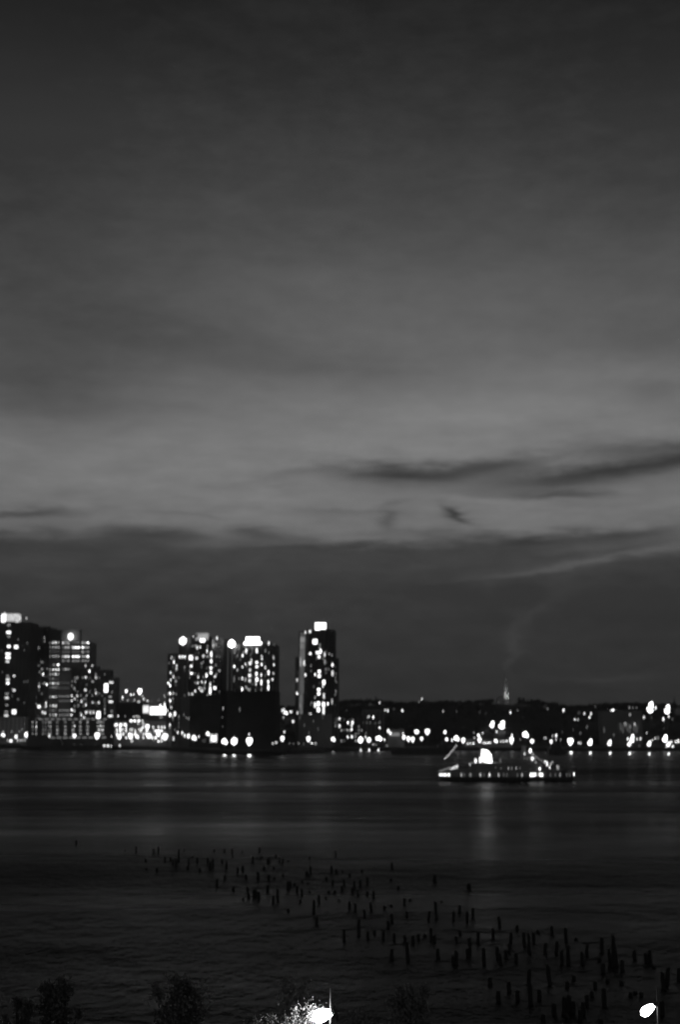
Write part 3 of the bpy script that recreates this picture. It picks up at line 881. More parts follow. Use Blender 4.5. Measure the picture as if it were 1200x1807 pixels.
# --- ridge buildings against the sky
RB = [(695, 723, 1243, 'flat roofed dark house on the ridge above the floodlit quay shed'), (728, 776, 1239.5, 'long dark house row breaking the ridge left of the steeple'),
      (781, 801, 1238.5, 'taller square dark house on the ridge midway to the steeple'), (808, 846, 1244.5, 'low dark flat roof on the ridge left of the steeple'),
      (853, 884, 1246.5, 'lowest dark roof on the ridge just left of the steeple'), (912, 953, 1242.5, 'wide dark house on the ridge right of the steeple'),
      (970, 987, 1241.5, 'small dark house on the ridge right of the grey floodlit facade'), (998, 1060, 1247.5, 'long low dark house on the ridge left of the biggest floodlight'),
      (1126, 1166, 1245, 'dark house between the two right hand ridge floodlights')]
for x0, x1, yt, lb in RB:
    b = Building('ridge_house', lb, 'house', [(x0, 1650), (x1, 1652)], yt, M_BLACK, 14, group='dark houses along the ridge')
    b.roof_box(x0 + (x1 - x0) * .3, x0 + (x1 - x0) * .55, yt - 2, yt, M_BLACK, 'roof_plant', 5)
Rr_ = None
Rg = Building('ridge_house', 'pale grey facade on the ridge right of the steeple', 'house', [(954, 1640), (972, 1642)], 1245, M_PALE, 14)
Rg.light(963, 1252, 17, 9, .07, 'facade_glow', True)  # glowing sheet imitates light falling on this wall
Rg.lights(5, 740, 1160, [(1087, 525, 14, 34, 2.5), (1150, 512, 22, 34, 3), (1167, 510, 10, 30, 2.5), (1135, 455, 12, 30, 1.5)])
Rr = Building('ribbed_block', 'broad grey block with tall vertical ribs below the right ridge', 'building', [(1064, 1465), (1092, 1455), (1134, 1462)], 1256, M_MID, 20, panes=False, piers=3.5)
Rr.lights(5, 960, 1200, [(720, 390, 18, 40, 2.5), (803, 390, 16, 40, 2), (762, 410, 14, 36, 1.5), (762, 305, 26, 36, 1.5), (620, 485, 10, 30, .7), (535, 440, 20, 60, .5)])
Rr.lights(5, 960, 1200, [(660 + 20 * k, 400 + 15 * (k % 3), 4, 90, .5) for k in range(10)])
Rd = thing('domed_hall', Vector((at(1108, 1245, 1648).x, 1648, hill(at(1108, 1245, 1648).x, 1648))), 'dark low domed hall on the ridge right of the biggest floodlight', 'building')
bm = bmesh.new()
rad_ = 12.0
zt = at(1108, 1239, 1648).z - Rd.location.z
tube(bm, [(0, 4, -1), (0, 4, zt - 4)], [rad_, rad_], 20)
link('wall', bm, M_BLACK, Rd)
bm = bmesh.new()
tube(bm, [(0, 4, zt - 4), (0, 4, zt - 2.4), (0, 4, zt - 1.0), (0, 4, zt - .2), (0, 4, zt)], [rad_ + .3, rad_ * .86, rad_ * .6, rad_ * .25, .2], 20)
link('dome', bm, M_BLACK, Rd)
for px, py, w, h, l in ((755, 245, 12, 36, 1.5), (788, 250, 14, 36, 1), (820, 250, 14, 36, 1)):
    P = at(960 + px / 5, 1200 + py / 5, 1648 - 8.3)
    aw, ah, rd = spot(w / 5, h / 5, l)
    put('window', 'pane', glow_mat(rd), Rd, P - Rd.location, (aw * .67, .3, ah * .67))


def steeple(label, px, Y, ytip, ybase, wpx, m, ytower):
    b = at(px, ybase, Y)
    root = thing('church', Vector((b.x, Y, hill(b.x, Y))), label, 'church')
    k = b.length / F
    w = wpx * k
    z1 = at(px, ytower, Y).z - root.location.z
    z2 = at(px, ytip, Y).z - root.location.z
    bm = bmesh.new()
    box(bm, (0, 0, z1 / 2), (w, w, z1))
    box(bm, (0, 0, z1 * .6), (w + .4, w + .4, .5))
    box(bm, (0, 0, z1), (w + .5, w + .5, .5))
    for sx in (-1, 1):
        for sy in (-1, 1):
            box(bm, (sx * w * .43, sy * w * .43, z1 + w * .22), (w * .14, w * .14, w * .45), 0, .3)
    link('bell_tower', bm, m, root)
    bm = bmesh.new()
    tube(bm, [(0, 0, z1 + .2), (0, 0, z2 - 1.2), (0, 0, z2)], [w * .44, .14, .06], 8)
    box(bm, (0, 0, z2 + .5), (.12, .12, 1.4))
    box(bm, (0, 0, z2 + .7), (.7, .12, .12))
    link('spire', bm, m, root)
    bm = bmesh.new()
    box(bm, (-w * 1.0, 14, z1 * .3), (w * 1.2, 18, z1 * .6))
    L_ = w * 1.2 / 2
    vs = [bm.verts.new(p) for p in ((-w - L_, 5, z1 * .6), (-w + L_, 5, z1 * .6), (-w, 5, z1 * .85), (-w - L_, 23, z1 * .6), (-w + L_, 23, z1 * .6), (-w, 23, z1 * .85))]
    for f in ((0, 1, 2), (5, 4, 3), (0, 2, 5, 3), (1, 4, 5, 2)):
        bm.faces.new([vs[i] for i in f])
    link('nave', bm, m, root)
    return root, w


st, stw = steeple('tall slender pale church steeple rising above the dark ridge', 893.5, 1640, 1189, 1243, 8.2, M_STONE, 1226)
for dxx in (-3.2, 2.2):
    fl = thing('floodlight', st.location + Vector((dxx * 1.3, -13, 2.6)), 'small floodlight at the foot of the steeple, %s one' % ('left' if dxx < 0 else 'right'), 'floodlight', 'floodlights lighting the steeple')
    bm = bmesh.new()
    box(bm, (0, 0, -1.2), (.25, .25, 3.2))
    box(bm, (0, -.3, 1.0), (2.1, .4, 1.5))
    link('housing', bm, M_METAL, fl)
    o = put('lens', 'pane', glow_mat(7, True), fl, (0, .2, 1.2), (1.9, .1, 1.3))
    o.rotation_euler = (R(-50), 0, 0)
    sp = bpy.data.lights.new('beam', 'SPOT')
    sp.energy = 3200
    sp.spot_size = R(80)
    sp.spot_blend = .6
    sp.shadow_soft_size = .5
    so = bpy.data.objects.new('beam', sp)
    COL.objects.link(so)
    so.parent = fl
    so.location = (0, .5, 1.6)
    aim = st.location + Vector((0, 0, 18)) - (fl.location + Vector((0, .5, 1.6)))
    so.rotation_euler = aim.to_track_quat('-Z', 'Y').to_euler()
steeple('small black pointed steeple on the ridge at the right edge', 1191.5, 1640, 1229, 1260, 6, M_BLACK, 1250)
Re = Building('ridge_house', 'pale grey house wall on the ridge at the right edge', 'house', [(1194, 1600), (1222, 1602)], 1252, M_PALE, 12, panes=False)


# ------------------------------------------------------------------ lamps along the far shore
ORD = ['leftmost', 'second', 'third', 'fourth', 'fifth', 'sixth', 'seventh', 'eighth', 'ninth', 'tenth', 'eleventh', 'twelfth', 'thirteenth', 'fourteenth', 'fifteenth',
       'sixteenth', 'seventeenth', 'eighteenth', 'nineteenth', 'twentieth', 'twenty-first', 'twenty-second', 'twenty-third', 'twenty-fourth', 'twenty-fifth', 'twenty-sixth']


def lamp_row(zone, group, sc, ox, oy, rows, depth, name='street_lamp', cat='street lamp', word='white lamp'):
    rows = sorted(rows)
    sizes = {}
    for r in rows:
        k = 'large' if r[2] / sc >= 9 else 'medium' if r[2] / sc >= 5 else 'small'
        sizes.setdefault(k, []).append(r)
    for k, rs in sizes.items():
        for i, (x, y, w, h, l) in enumerate(rs):
            px, py = ox + x / sc, oy + y / sc
            Y = depth(px, py) if callable(depth) else depth
            P = at(px, py, Y)
            aw, ah, rad = spot(w / sc, h / sc, l)
            m_px = P.length / F
            zg = hill(P.x, Y) if Y > 1440 else LAND_Z
            zg = min(zg, P.z - 1)
            o_ = '%s from the left' % ORD[i] if i else ORD[0]
            lab = '%s glowing %s %s' % (k, word, zone) if len(rs) == 1 else '%s glowing %s %s, %s' % (k, word, zone, o_)
            root = thing(name, (P.x, Y, zg), lab, cat, group)
            zc = P.z - zg
            put('pole', 'pole', M_METAL, root, (0, .02 + aw * m_px * .3, 0), (.13, .13, zc + ah * m_px * .5))
            if k == 'small':
                shape = 'globe'
            elif px > 1010 or name == 'flare_lamp_mast':
                shape = 'flame'
            else:
                shape = ('bell', 'twin', 'bell', 'globe')[int(px * 7 + py) % 4]
            put('lamp_head', shape, glow_mat(rad, True), root, (0, 0, zc), (aw * m_px, aw * m_px, ah * m_px))


def on_hill(px, py):
    for Y in range(1474, 1662, 4):
        P = at(px, py, Y)
        if P.z - hill(P.x, Y) < 7:
            return Y - 4
    return 1656


def quay(back):
    return lambda px, py: shore_at(px, py, back)


lamp_row('at the foot of the leftmost tower', 'lamps below the left towers', s1, 0, 1060,
         [(25, 1295, 50, 60, 5), (100, 1350, 45, 40, 4.5), (255, 1290, 65, 70, 5), (320, 1352, 60, 42, 3.5), (165, 1345, 16, 30, 2.5), (190, 1343, 14, 28, 2), (212, 1343, 14, 28, 2), (236, 1342, 14, 28, 2), (262, 1345, 16, 30, 2), (68, 1342, 20, 26, 2), (292, 1310, 14, 28, 2)],
         lambda px, py: 1462)
lamp_row('before the low garage block', 'lamps before the garage block', s1, 0, 1060,
         [(468, 1303, 24, 36, 4), (712, 1303, 45, 50, 5), (930, 1303, 60, 75, 5)], quay(10))
lamp_row('on the quay edge below the garage block', 'low lights on the left quay edge', s1, 0, 1060,
         [(930, 1393, 24, 30, 3), (1000, 1396, 34, 36, 3), (1035, 1398, 34, 36, 2.5), (1066, 1400, 24, 30, 2), (1150, 1395, 24, 36, 3.5), (778, 1388, 18, 20, 1), (845, 1388, 16, 16, .7), (710, 1388, 10, 18, 1)],
         quay(-.8), 'waterline_glow', 'dock light', 'dock light')
lamp_row('high above the dark shed', 'lamps on the slope above the terminal', s2, 190, 1100,
         [(175, 655, 36, 48, 5), (305, 658, 54, 68, 6), (140, 715, 24, 44, 3.5), (220, 685, 24, 34, 3), (248, 685, 16, 34, 3), (330, 700, 16, 30, 2), (345, 728, 20, 40, 3), (382, 745, 16, 32, 3), (192, 738, 12, 30, 2),
          (222, 770, 20, 40, 3.5), (255, 738, 12, 30, 2), (298, 770, 45, 70, 3.5), (420, 750, 14, 28, 1), (485, 740, 12, 26, 1.5), (545, 700, 14, 30, 2)], 1656)
lamp_row('before the bright terminal', 'lamps before the terminal', s2, 190, 1100,
         [(378, 1000, 50, 66, 5), (435, 1000, 25, 35, 3.5), (85, 1075, 20, 44, 3), (110, 1095, 50, 60, 5), (215, 1092, 50, 60, 5), (280, 1092, 50, 64, 5), (395, 1085, 66, 64, 5), (485, 1062, 54, 76, 5), (548, 1095, 66, 74, 5), (35, 1088, 12, 30, 2), (440, 1128, 20, 30, 1.5)],
         quay(16))
lamp_row('at the foot of the left twin tower', 'lamps below the twin towers', s2, 190, 1100,
         [(715, 1055, 24, 50, 3.5), (740, 1080, 24, 50, 3.5), (775, 1085, 38, 62, 4.5), (830, 1105, 62, 82, 5), (875, 1090, 24, 34, 2.5), (963, 1065, 48, 68, 5), (1020, 1112, 50, 66, 5)], quay(20))
lamp_row('on the pier before the black block', 'three lamps before the black block', s3, 380, 1080,
         [(80, 1145, 66, 84, 6), (165, 1140, 70, 84, 6), (298, 1145, 64, 80, 6)], quay(8))
lamp_row('above a larger lamp by the black block', None, s3, 380, 1080, [(297, 1080, 24, 36, 3)], 989)
lamp_row('between the black block and the lone tower', 'lamps between the black block and lone tower', s3, 380, 1080,
         [(560, 870, 24, 40, 3), (590, 870, 24, 46, 3), (605, 862, 20, 40, 3), (622, 892, 50, 56, 4), (665, 880, 40, 34, 3), (600, 930, 14, 30, 2), (545, 790, 12, 36, 2), (545, 745, 24, 30, 1), (533, 930, 30, 34, 3), (685, 967, 30, 36, 3), (717, 995, 18, 30, 2.5), (720, 1035, 12, 26, 1.5), (533, 1055, 12, 26, 1.5), (608, 1058, 24, 30, 2.5)],
         on_hill)
lamp_row('at the foot of the lone tower', 'lamps below the lone tower', s3, 380, 1080,
         [(590, 1120, 44, 58, 5), (820, 1122, 46, 58, 5), (1040, 1125, 52, 68, 5), (850, 1158, 34, 26, 3), (885, 1160, 26, 24, 2), (535, 1152, 40, 28, 2), (505, 1160, 20, 26, 2), (735, 1160, 24, 22, 1.5), (780, 1162, 20, 20, 1), (655, 1160, 20, 20, 1), (690, 1162, 20, 20, 1)], quay(12))
lamp_row('right of the lone tower', 'lamps on the quay right of the lone tower', s2, 580, 1200,
         [(307, 577, 62, 78, 6), (388, 577, 54, 68, 5), (355, 550, 18, 36, 3), (485, 565, 78, 78, 6), (537, 575, 24, 42, 3.5), (575, 490, 36, 52, 4.5), (595, 515, 30, 42, 4), (725, 550, 44, 62, 5), (768, 570, 42, 62, 5), (810, 575, 44, 62, 5), (845, 500, 52, 54, 5), (865, 505, 14, 30, 3), (717, 515, 14, 30, 3),
          (895, 567, 38, 48, 5), (950, 500, 58, 68, 5), (430, 618, 30, 24, 2), (455, 622, 30, 22, 1.5), (560, 632, 34, 18, 1)], quay(14))
lamp_row('on the quay behind the ferry', 'lamps on the quay behind the ferry', 5, 740, 1160,
         [(22, 718, 32, 42, 5), (228, 660, 38, 48, 5), (243, 725, 38, 52, 5), (330, 717, 62, 74, 6), (290, 730, 20, 38, 4), (388, 735, 42, 58, 5), (525, 690, 36, 52, 4.5), (533, 732, 42, 58, 5), (490, 710, 10, 30, 2), (560, 670, 12, 30, 2.5), (483, 665, 10, 30, 1.5), (678, 740, 46, 58, 5), (684, 655, 18, 34, 3),
          (815, 735, 46, 72, 5), (820, 690, 20, 40, 4), (940, 685, 68, 88, 6), (997, 740, 46, 52, 5), (893, 725, 10, 26, 1.5)], quay(18))
lamp_row('on the dark slope above the ferry', 'floodlights on the slope above the ferry', 5, 740, 1160, [(643, 590, 54, 70, 6), (728, 595, 70, 84, 6)], on_hill, 'flare_lamp_mast', 'floodlight', 'floodlight')
lamp_row('on the right hand quay', 'lamps on the right hand quay', 5, 960, 1200,
         [(65, 545, 32, 46, 4.5), (110, 490, 24, 46, 4), (110, 525, 14, 30, 2), (78, 495, 10, 30, 2), (20, 512, 12, 30, 2), (6, 512, 10, 30, 2), (150, 525, 14, 30, 1.5), (235, 545, 60, 72, 6), (310, 555, 14, 30, 2.5), (326, 555, 14, 30, 2.5), (408, 548, 54, 68, 6), (580, 553, 50, 62, 5), (780, 515, 48, 82, 6), (755, 562, 48, 54, 5),
          (742, 520, 12, 40, 3), (825, 520, 14, 34, 2.5), (855, 518, 26, 36, 3), (930, 560, 48, 60, 5), (960, 530, 12, 30, 2.5), (1010, 510, 26, 40, 1.5), (985, 515, 14, 34, 2), (1070, 515, 58, 74, 6), (1100, 565, 52, 52, 5), (1140, 588, 26, 42, 4), (1085, 595, 22, 30, 4), (1168, 545, 14, 40, 3), (1190, 540, 14, 50, 3),
          (1130, 545, 12, 40, 2.5), (845, 580, 20, 30, .7)], quay(16))
lamp_row('with lens flare in its shape, standing on the right hand ridge', 'lamps with lens flare built in, right hand ridge', 5, 960, 1200, [(595, 308, 84, 108, 6), (940, 240, 72, 108, 6), (1090, 258, 62, 92, 6)], 1480, 'flare_lamp_mast', 'floodlight', 'floodlight')  # leaning oversized heads imitate the flare around bright lamps
lamp_row('on the ridge right of the steeple', 'small lamps on the right ridge', 5, 960, 1200,
         [(35, 255, 10, 30, 1.5), (175, 268, 24, 46, 4), (360, 297, 20, 38, 3), (418, 298, 18, 42, 3), (405, 330, 18, 32, 3), (275, 347, 14, 34, 2.5), (303, 350, 10, 30, 2), (455, 235, 10, 26, 1), (512, 403, 16, 40, 3), (310, 290, 40, 34, .7), (885, 328, 26, 36, 3), (952, 330, 12, 30, .7), (990, 245, 20, 42, 4),
          (1057, 345, 22, 52, 3.5), (1105, 320, 20, 38, 3), (1138, 345, 8, 26, 1), (1062, 430, 14, 26, .7), (910, 465, 10, 26, 2), (260, 440, 10, 30, .7), (325, 470, 10, 36, 1), (383, 415, 14, 44, 1), (165, 460, 10, 26, .7)], on_hill)
lamp_row('on the ridge left of the steeple', 'small lamps on the left ridge', s2, 580, 1200,
         [(455, 300, 12, 26, 1.5), (470, 297, 10, 24, 1.5), (490, 218, 12, 36, 2.5), (545, 290, 12, 34, 2.5), (570, 295, 20, 42, 3.5), (630, 280, 24, 24, .7), (710, 295, 28, 46, 4), (898, 182, 12, 36, 2.5), (872, 208, 14, 20, 1.5), (1106, 300, 14, 30, 2), (172, 295, 12, 24, .7)], on_hill)
lamp_row('on the ridge close to the steeple', 'small lamps beside the steeple', 5, 740, 1160,
         [(213, 475, 10, 26, 2), (330, 475, 14, 30, .7), (535, 485, 20, 24, .7), (590, 495, 8, 20, .7), (806, 485, 14, 40, 3), (872, 467, 10, 24, 1.5), (700, 395, 8, 20, 1)], on_hill)

# poles on the skyline
for px, y0, lb in ((637.5, 1233, 'short dark chimney pipe on the ridge right of the lone tower'), (663.5, 1229, 'taller dark chimney pipe on the ridge right of the lone tower')):
    P = at(px, y0, 1650)
    r_ = thing('chimney_pipe', (P.x, 1650, hill(P.x, 1650)), lb, 'chimney', 'pipes on the skyline')
    bm = bmesh.new()
    h = P.z - r_.location.z
    tube(bm, [(0, 0, 0), (0, 0, h - .6), (0, 0, h - .6), (0, 0, h)], [.9, .7, .95, .95], 10)
    link('stack', bm, M_BLACK, r_)
    bm = bmesh.new()
    box(bm, (0, 0, .6), (3, 3, 1.2))
    link('base', bm, M_BLACK, r_)

# ------------------------------------------------------------------ dark barges moored at the far quay


def barge(label, px0, px1, ywater, ytop, deckhouse=None, group=None):
    a, b = onz(px0, ywater), onz(px1, ywater)
    c = (a + b) / 2
    L_ = (b - a).length
    h = at((px0 + px1) / 2, ytop, c.y).z
    root = thing('moored_barge', c, label, 'barge', group)
    root.rotation_euler.z = math.atan2(b.y - a.y, b.x - a.x)
    bm = bmesh.new()
    hl, hw = L_ / 2, 5
    sec = [(-hl, .55, h * .92), (-hl + 3, 1, h), (hl - 3, 1, h), (hl, .55, h * 1.05)]
    rings = []
    for x, k, z in sec:
        rings.append([bm.verts.new(p) for p in ((x, -hw * k * .85, -.8 * (k > .9) - .1), (x, -hw * k, z), (x, hw * k, z), (x, hw * k * .85, -.8 * (k > .9) - .1))])
    for r0, r1 in zip(rings, rings[1:]):
        for i in range(4):
            bm.faces.new([r0[i], r1[i], r1[(i + 1) % 4], r0[(i + 1) % 4]])
    bm.faces.new(rings[0])
    bm.faces.new(rings[-1][::-1])
    bmesh.ops.recalc_face_normals(bm, faces=bm.faces)
    link('hull', bm, M_HULL, root)
    bm = bmesh.new()
    for s in (-1, 1):
        box(bm, (0, s * 4.7, h + .4), (L_ - 8, .25, .8))
        for k in range(5):
            box(bm, (-hl + 6 + k * (L_ - 12) / 4, s * 4.9, h + .5), (.5, .5, 1.2))
    link('bulwark', bm, M_HULL, root)
    if deckhouse:
        bm = bmesh.new()
        x = deckhouse * hl
        box(bm, (x, 0, h + 1.4), (7, 6, 2.8))
        box(bm, (x, 0, h + 2.9), (7.6, 6.6, .25))
        box(bm, (x + 1, 0, h + 4), (3.2, 4, 2))
        link('deckhouse', bm, M_HULL, root)
    return root, h, L_


barge('long black barge moored behind the ferry stern', 690, 792, 1331, 1321, .8)
barge('black barge moored under the low garage block', 70, 196, 1324.8, 1316, -.5)
barge('low black barge moored below the lone tower', 506, 572, 1330, 1324, None)
barge('small black barge moored off the right hand quay', 968, 1000, 1331.5, 1321, -.2)

# ------------------------------------------------------------------ lamp reflections at the waterline, built as glowing heads
lamp_row('standing in for a lamp reflection at the waterline of the right hand quay', 'lamp reflections built as lights on the right', 5, 960, 1200, [(242, 642, 36, 40, 5), (410, 645, 34, 38, 4.5), (585, 645, 34, 36, 4), (758, 648, 34, 38, 4.5), (932, 652, 32, 34, 4), (1103, 652, 32, 34, 4)],
         lambda px, py: onz(px, py + 1.0, 0.3).y, 'waterline_glow', 'dock light', 'dock light')
lamp_row('standing in for a lamp reflection at the waterline under the black block', 'lamp reflections built as lights under the black block', s3, 380, 1080, [(80, 1265, 44, 34, 4), (163, 1267, 42, 34, 4), (298, 1268, 46, 34, 4)],
         lambda px, py: onz(px, py + 1.0, 0.3).y, 'waterline_glow', 'dock light', 'dock light')
lamp_row('standing in for a lamp reflection at the waterline right of the lone tower', 'lamp reflections built as lights right of the lone tower', s2, 580, 1200, [(310, 675, 24, 44, 3.5), (390, 675, 26, 44, 3.5), (480, 675, 26, 44, 3.5), (42, 695, 16, 44, 1.5)],
         lambda px, py: onz(px, py + 1.5, 0.3).y, 'waterline_glow', 'dock light', 'dock light')

# ------------------------------------------------------------------ the ferry
FY = onz(890, 1378).y
f0 = onz(775, 1378)
ferry = thing('ferry', Vector((f0.x, FY, 0)), 'dark passenger ferry with lit deck windows, floodlight and light strings crossing the river', 'ferry')
FS = Vector((f0.x, FY, H0)).length / F          # metres per photograph pixel at the ferry


def fx(px):
    return (px - 775) * FS


def fz(py):
    return at(890, py, FY - 4.5).z


BEAM = 4.5
bm = bmesh.new()
secs = [(0, .72, 1.5), (1.2, .9, 1.45), (6, 1, 1.3), (16, 1, 1.2), (28, 1, 1.3), (35, .82, 1.8), (40, .5, 2.6), (43, .18, 3.5), (44, .03, 3.8)]
rings = []
for x, k, z in secs:
    kl = -1.0 if x < 40 else -.2
    sh = 0 if x < 36 else (x - 36) * .12
    rings.append([bm.verts.new(p) for p in ((x - sh * 1.6, -BEAM * k * .55, kl), (x - sh, -BEAM * k * .92, .2), (x, -BEAM * k, z), (x, BEAM * k, z), (x - sh, BEAM * k * .92, .2), (x - sh * 1.6, BEAM * k * .55, kl))])
for r0, r1 in zip(rings, rings[1:]):
    for i in range(6):
        bm.faces.new([r0[i], r1[i], r1[(i + 1) % 6], r0[(i + 1) % 6]])
bm.faces.new(rings[0])
bm.faces.new(rings[-1][::-1])
bmesh.ops.recalc_face_normals(bm, faces=bm.faces)
link('hull', bm, M_HULL, ferry)
bm = bmesh.new()
for (x0, k0, z0), (x1, k1, z1) in zip(secs, secs[1:]):
    for s in (-1, 1):
        tube(bm, [(x0, s * BEAM * k0, z0 + .05), (x1, s * BEAM * k1, z1 + .05)], [.14, .14], 6)
link('rubbing_strake', bm, M_METAL, ferry)
M_FERRY = mat('ferry_house_paint', .34, .5, .2, .5)
bm = bmesh.new()
box(bm, (fx(888), 0, 2.35), (fx(985) - fx(797), 8.0, 2.3))
box(bm, (fx(888), 0, 3.56), (fx(990) - fx(790), 8.6, .16))
for k in range(18):
    x = fx(800) + k * (fx(983) - fx(800)) / 17
    for s in (-1, 1):
        box(bm, (x, s * 4.02, 2.35), (.22, .1, 2.26))
CAB = link('main_cabin', bm, M_FERRY, ferry)
bm = bmesh.new()
box(bm, (fx(890), 0, 4.6), (fx(950) - fx(826), 6.6, 1.95))
box(bm, (fx(890), 0, 5.66), (fx(958) - fx(818), 7.2, .16))
box(bm, (fx(905), .3, 6.4), (8.5, 3.6, 1.3))
UPC = link('upper_cabin', bm, M_FERRY, ferry)
bm = bmesh.new()
for (xa, xb, z, w) in ((fx(795), fx(826), 3.64, 4.2), (fx(955), fx(992), 3.64, 4.2), (fx(818), fx(846), 5.74, 3.5), (fx(918), fx(958), 5.74, 3.5), (fx(988), fx(1012), 2.6, 2.3)):
    for s in (-1, 1):
        for zz in (.5, 1.0):
            tube(bm, [(xa, s * w, z + zz), (xb, s * w, z + zz)], [.035, .035], 5)
        n = max(3, int((xb - xa) / 1.2))
        for k in range(n + 1):
            x = xa + (xb - xa) * k / n
            tube(bm, [(x, s * w, z), (x, s * w, z + 1.0)], [.035, .035], 5)
link('railing', bm, M_METAL, ferry)


def fl_box(name, px, py, w, h, lvl, y=-4.1, thick=.15, lamp=False, parent=None):
    aw, ah, rad = spot(w, h, lvl)
    return put(name, 'pane', glow_mat(rad, lamp), parent or ferry, (fx(px), y, at(px, py, FY + y).z), (aw * FS, thick, ah * FS))


s7 = 1200 / 280
for x, w, l in ((265, 14, 2.5), (287, 10, 1.5), (332, 24, 2), (405, 16, 2.5), (432, 18, 1), (472, 14, 3), (540, 14, 2.5), (577, 12, .7), (600, 10, .7), (678, 10, 1.5), (712, 14, 2.5),
                (776, 14, 3.5), (792, 12, 3), (808, 12, 3), (824, 10, 2.5), (845, 14, 3.5), (860, 12, 3.5), (920, 12, 1.5), (957, 12, 1.5), (992, 12, 2), (1040, 8, .7), (1062, 8, .7)):
    fl_box('window', 750 + x / s7, 1260 + 460 / s7, w / s7, 36 / s7, l if 3 <= l and x > 770 else max(.5, l - 1), parent=CAB)
fl_box('bow_light', 750 + 1100 / s7, 1260 + 455 / s7, 3, 8, 2.5, -2.6)
for x, y, w, h, l in ((615, 410, 12, 30, 1), (640, 410, 8, 30, .7), (672, 410, 14, 30, 1), (700, 410, 12, 30, .5), (560, 410, 14, 26, .5), (520, 405, 14, 24, .5)):
    fl_box('window', 750 + x / s7, 1260 + y / s7, w / s7, h / s7, l, -3.36, parent=UPC)
fl_box('deck_lamp', 750 + 843 / s7, 1260 + 416 / s7, 3, 8, 3, -4.0)
fl_box('deck_lamp', 750 + 820 / s7, 1260 + 365 / s7, 2.5, 7, 1.5, -2.5)
# stern: lit well deck, its canopy and the gangway up to it
bm = bmesh.new()
box(bm, (fx(783), 0, 3.0), (fx(795) - fx(774), 7.6, .14))
for x in (fx(774.5), fx(781), fx(788), fx(794)):
    for s in (-1, 1):
        box(bm, (x, s * 3.7, 2.2), (.12, .12, 1.5))
link('stern_canopy', bm, M_WHITE, ferry)
for k, (px, l) in enumerate(((775.5, 2.5), (778.5, 3.5), (781.5, 3), (784.5, 3.5), (788, 3), (791, 3))):
    fl_box('stern_lamp', px, 1367.5, 3.2, 7.5, l, -3.2)
for k in range(7):
    fl_box('stern_lamp', 776 + k * 2.6, 1360 - k * .8, 2, 5, 1, -2.9)
for k in range(5):
    fl_box('gangway_light', 793 + k * 3.0, 1357 - k * 1.1, 4, 6.5 + k * .4, 2.2 if k else 1.5, -3.9)
# bright stack between the decks, with the stair lights climbing to it
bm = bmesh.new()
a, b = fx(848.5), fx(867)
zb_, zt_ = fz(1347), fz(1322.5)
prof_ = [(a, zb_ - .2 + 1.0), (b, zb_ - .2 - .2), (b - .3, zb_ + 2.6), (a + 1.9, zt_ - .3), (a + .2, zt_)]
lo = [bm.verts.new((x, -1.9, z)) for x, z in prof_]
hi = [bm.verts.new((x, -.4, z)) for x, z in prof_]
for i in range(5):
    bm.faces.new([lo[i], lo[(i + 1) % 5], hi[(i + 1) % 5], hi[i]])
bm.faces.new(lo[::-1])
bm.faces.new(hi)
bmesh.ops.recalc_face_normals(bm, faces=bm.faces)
link('floodlit_screen', bm, glow_mat(4, True), ferry)  # floodlight on this panel is put in as its own glow
bm = bmesh.new()
box(bm, (fx(858), .6, 6.4), (3.6, 1.6, 2.2), 0, .9)
tube(bm, [(fx(847.6), -1.2, 5.7), (fx(847.6), -1.2, zt_ + .3)], [.1, .08], 6)
link('screen_frame', bm, M_FERRY, ferry)
for x, y, w, h, l in ((335, 380, 10, 24, 2.5), (355, 374, 10, 20, 1.5), (376, 355, 24, 44, 3), (410, 347, 24, 54, 3.5), (515, 370, 10, 24, 1.5), (352, 368, 8, 20, 1.5)):
    fl_box('stair_light', 750 + x / s7, 1260 + y / s7, w / s7, h / s7, l, -2.4)
# wheelhouse and mast forward
bm = bmesh.new()
box(bm, (fx(928), 0, 6.9), (3.6, 3.8, 2.3), 0, .92)
box(bm, (fx(928), 0, 8.12), (4.0, 4.2, .16))
link('wheelhouse', bm, M_FERRY, ferry)
for k in range(3):
    fl_box('wheelhouse_window', 922 + k * 5, 1338, 3, 5, .7, -1.95)
bm = bmesh.new()
zt_ = fz(1312)
tube(bm, [(fx(935), -.3, 8), (fx(935), -.3, zt_)], [.12, .06], 8)
tube(bm, [(fx(935), -1.6, zt_ - 1.8), (fx(935), 1.2, zt_ - 1.8)], [.05, .05], 6)
tube(bm, [(fx(806), -.3, 3.6), (fx(806), -.3, zt_)], [.12, .06], 8)
tube(bm, [(fx(784), -.3, 1.4), (fx(784), -.3, fz(1340))], [.08, .05], 8)
link('mast', bm, M_METAL, ferry)
bm = bmesh.new()
tube(bm, [(fx(924), .9, 7), (fx(924), .9, fz(1317)), (fx(924), .9, fz(1316))], [.9, .75, .8], 12)
link('funnel', bm, M_MID, ferry)
for x, y, w, h, l in ((783, 278, 30, 50, 4), (797, 338, 30, 44, 3.5), (740, 300, 12, 30, 2.5), (815, 335, 10, 30, 1.5)):
    aw, ah, rad = spot(w / s7, h / s7, l)
    put('mast_lamp', 'globe', glow_mat(rad, True), ferry, (fx(750 + x / s7), -2.05, at(750 + x / s7, 1260 + y / s7, FY - 2).z), (aw * FS, aw * FS, ah * FS))
# strings of lights: wire plus the bulbs each a part


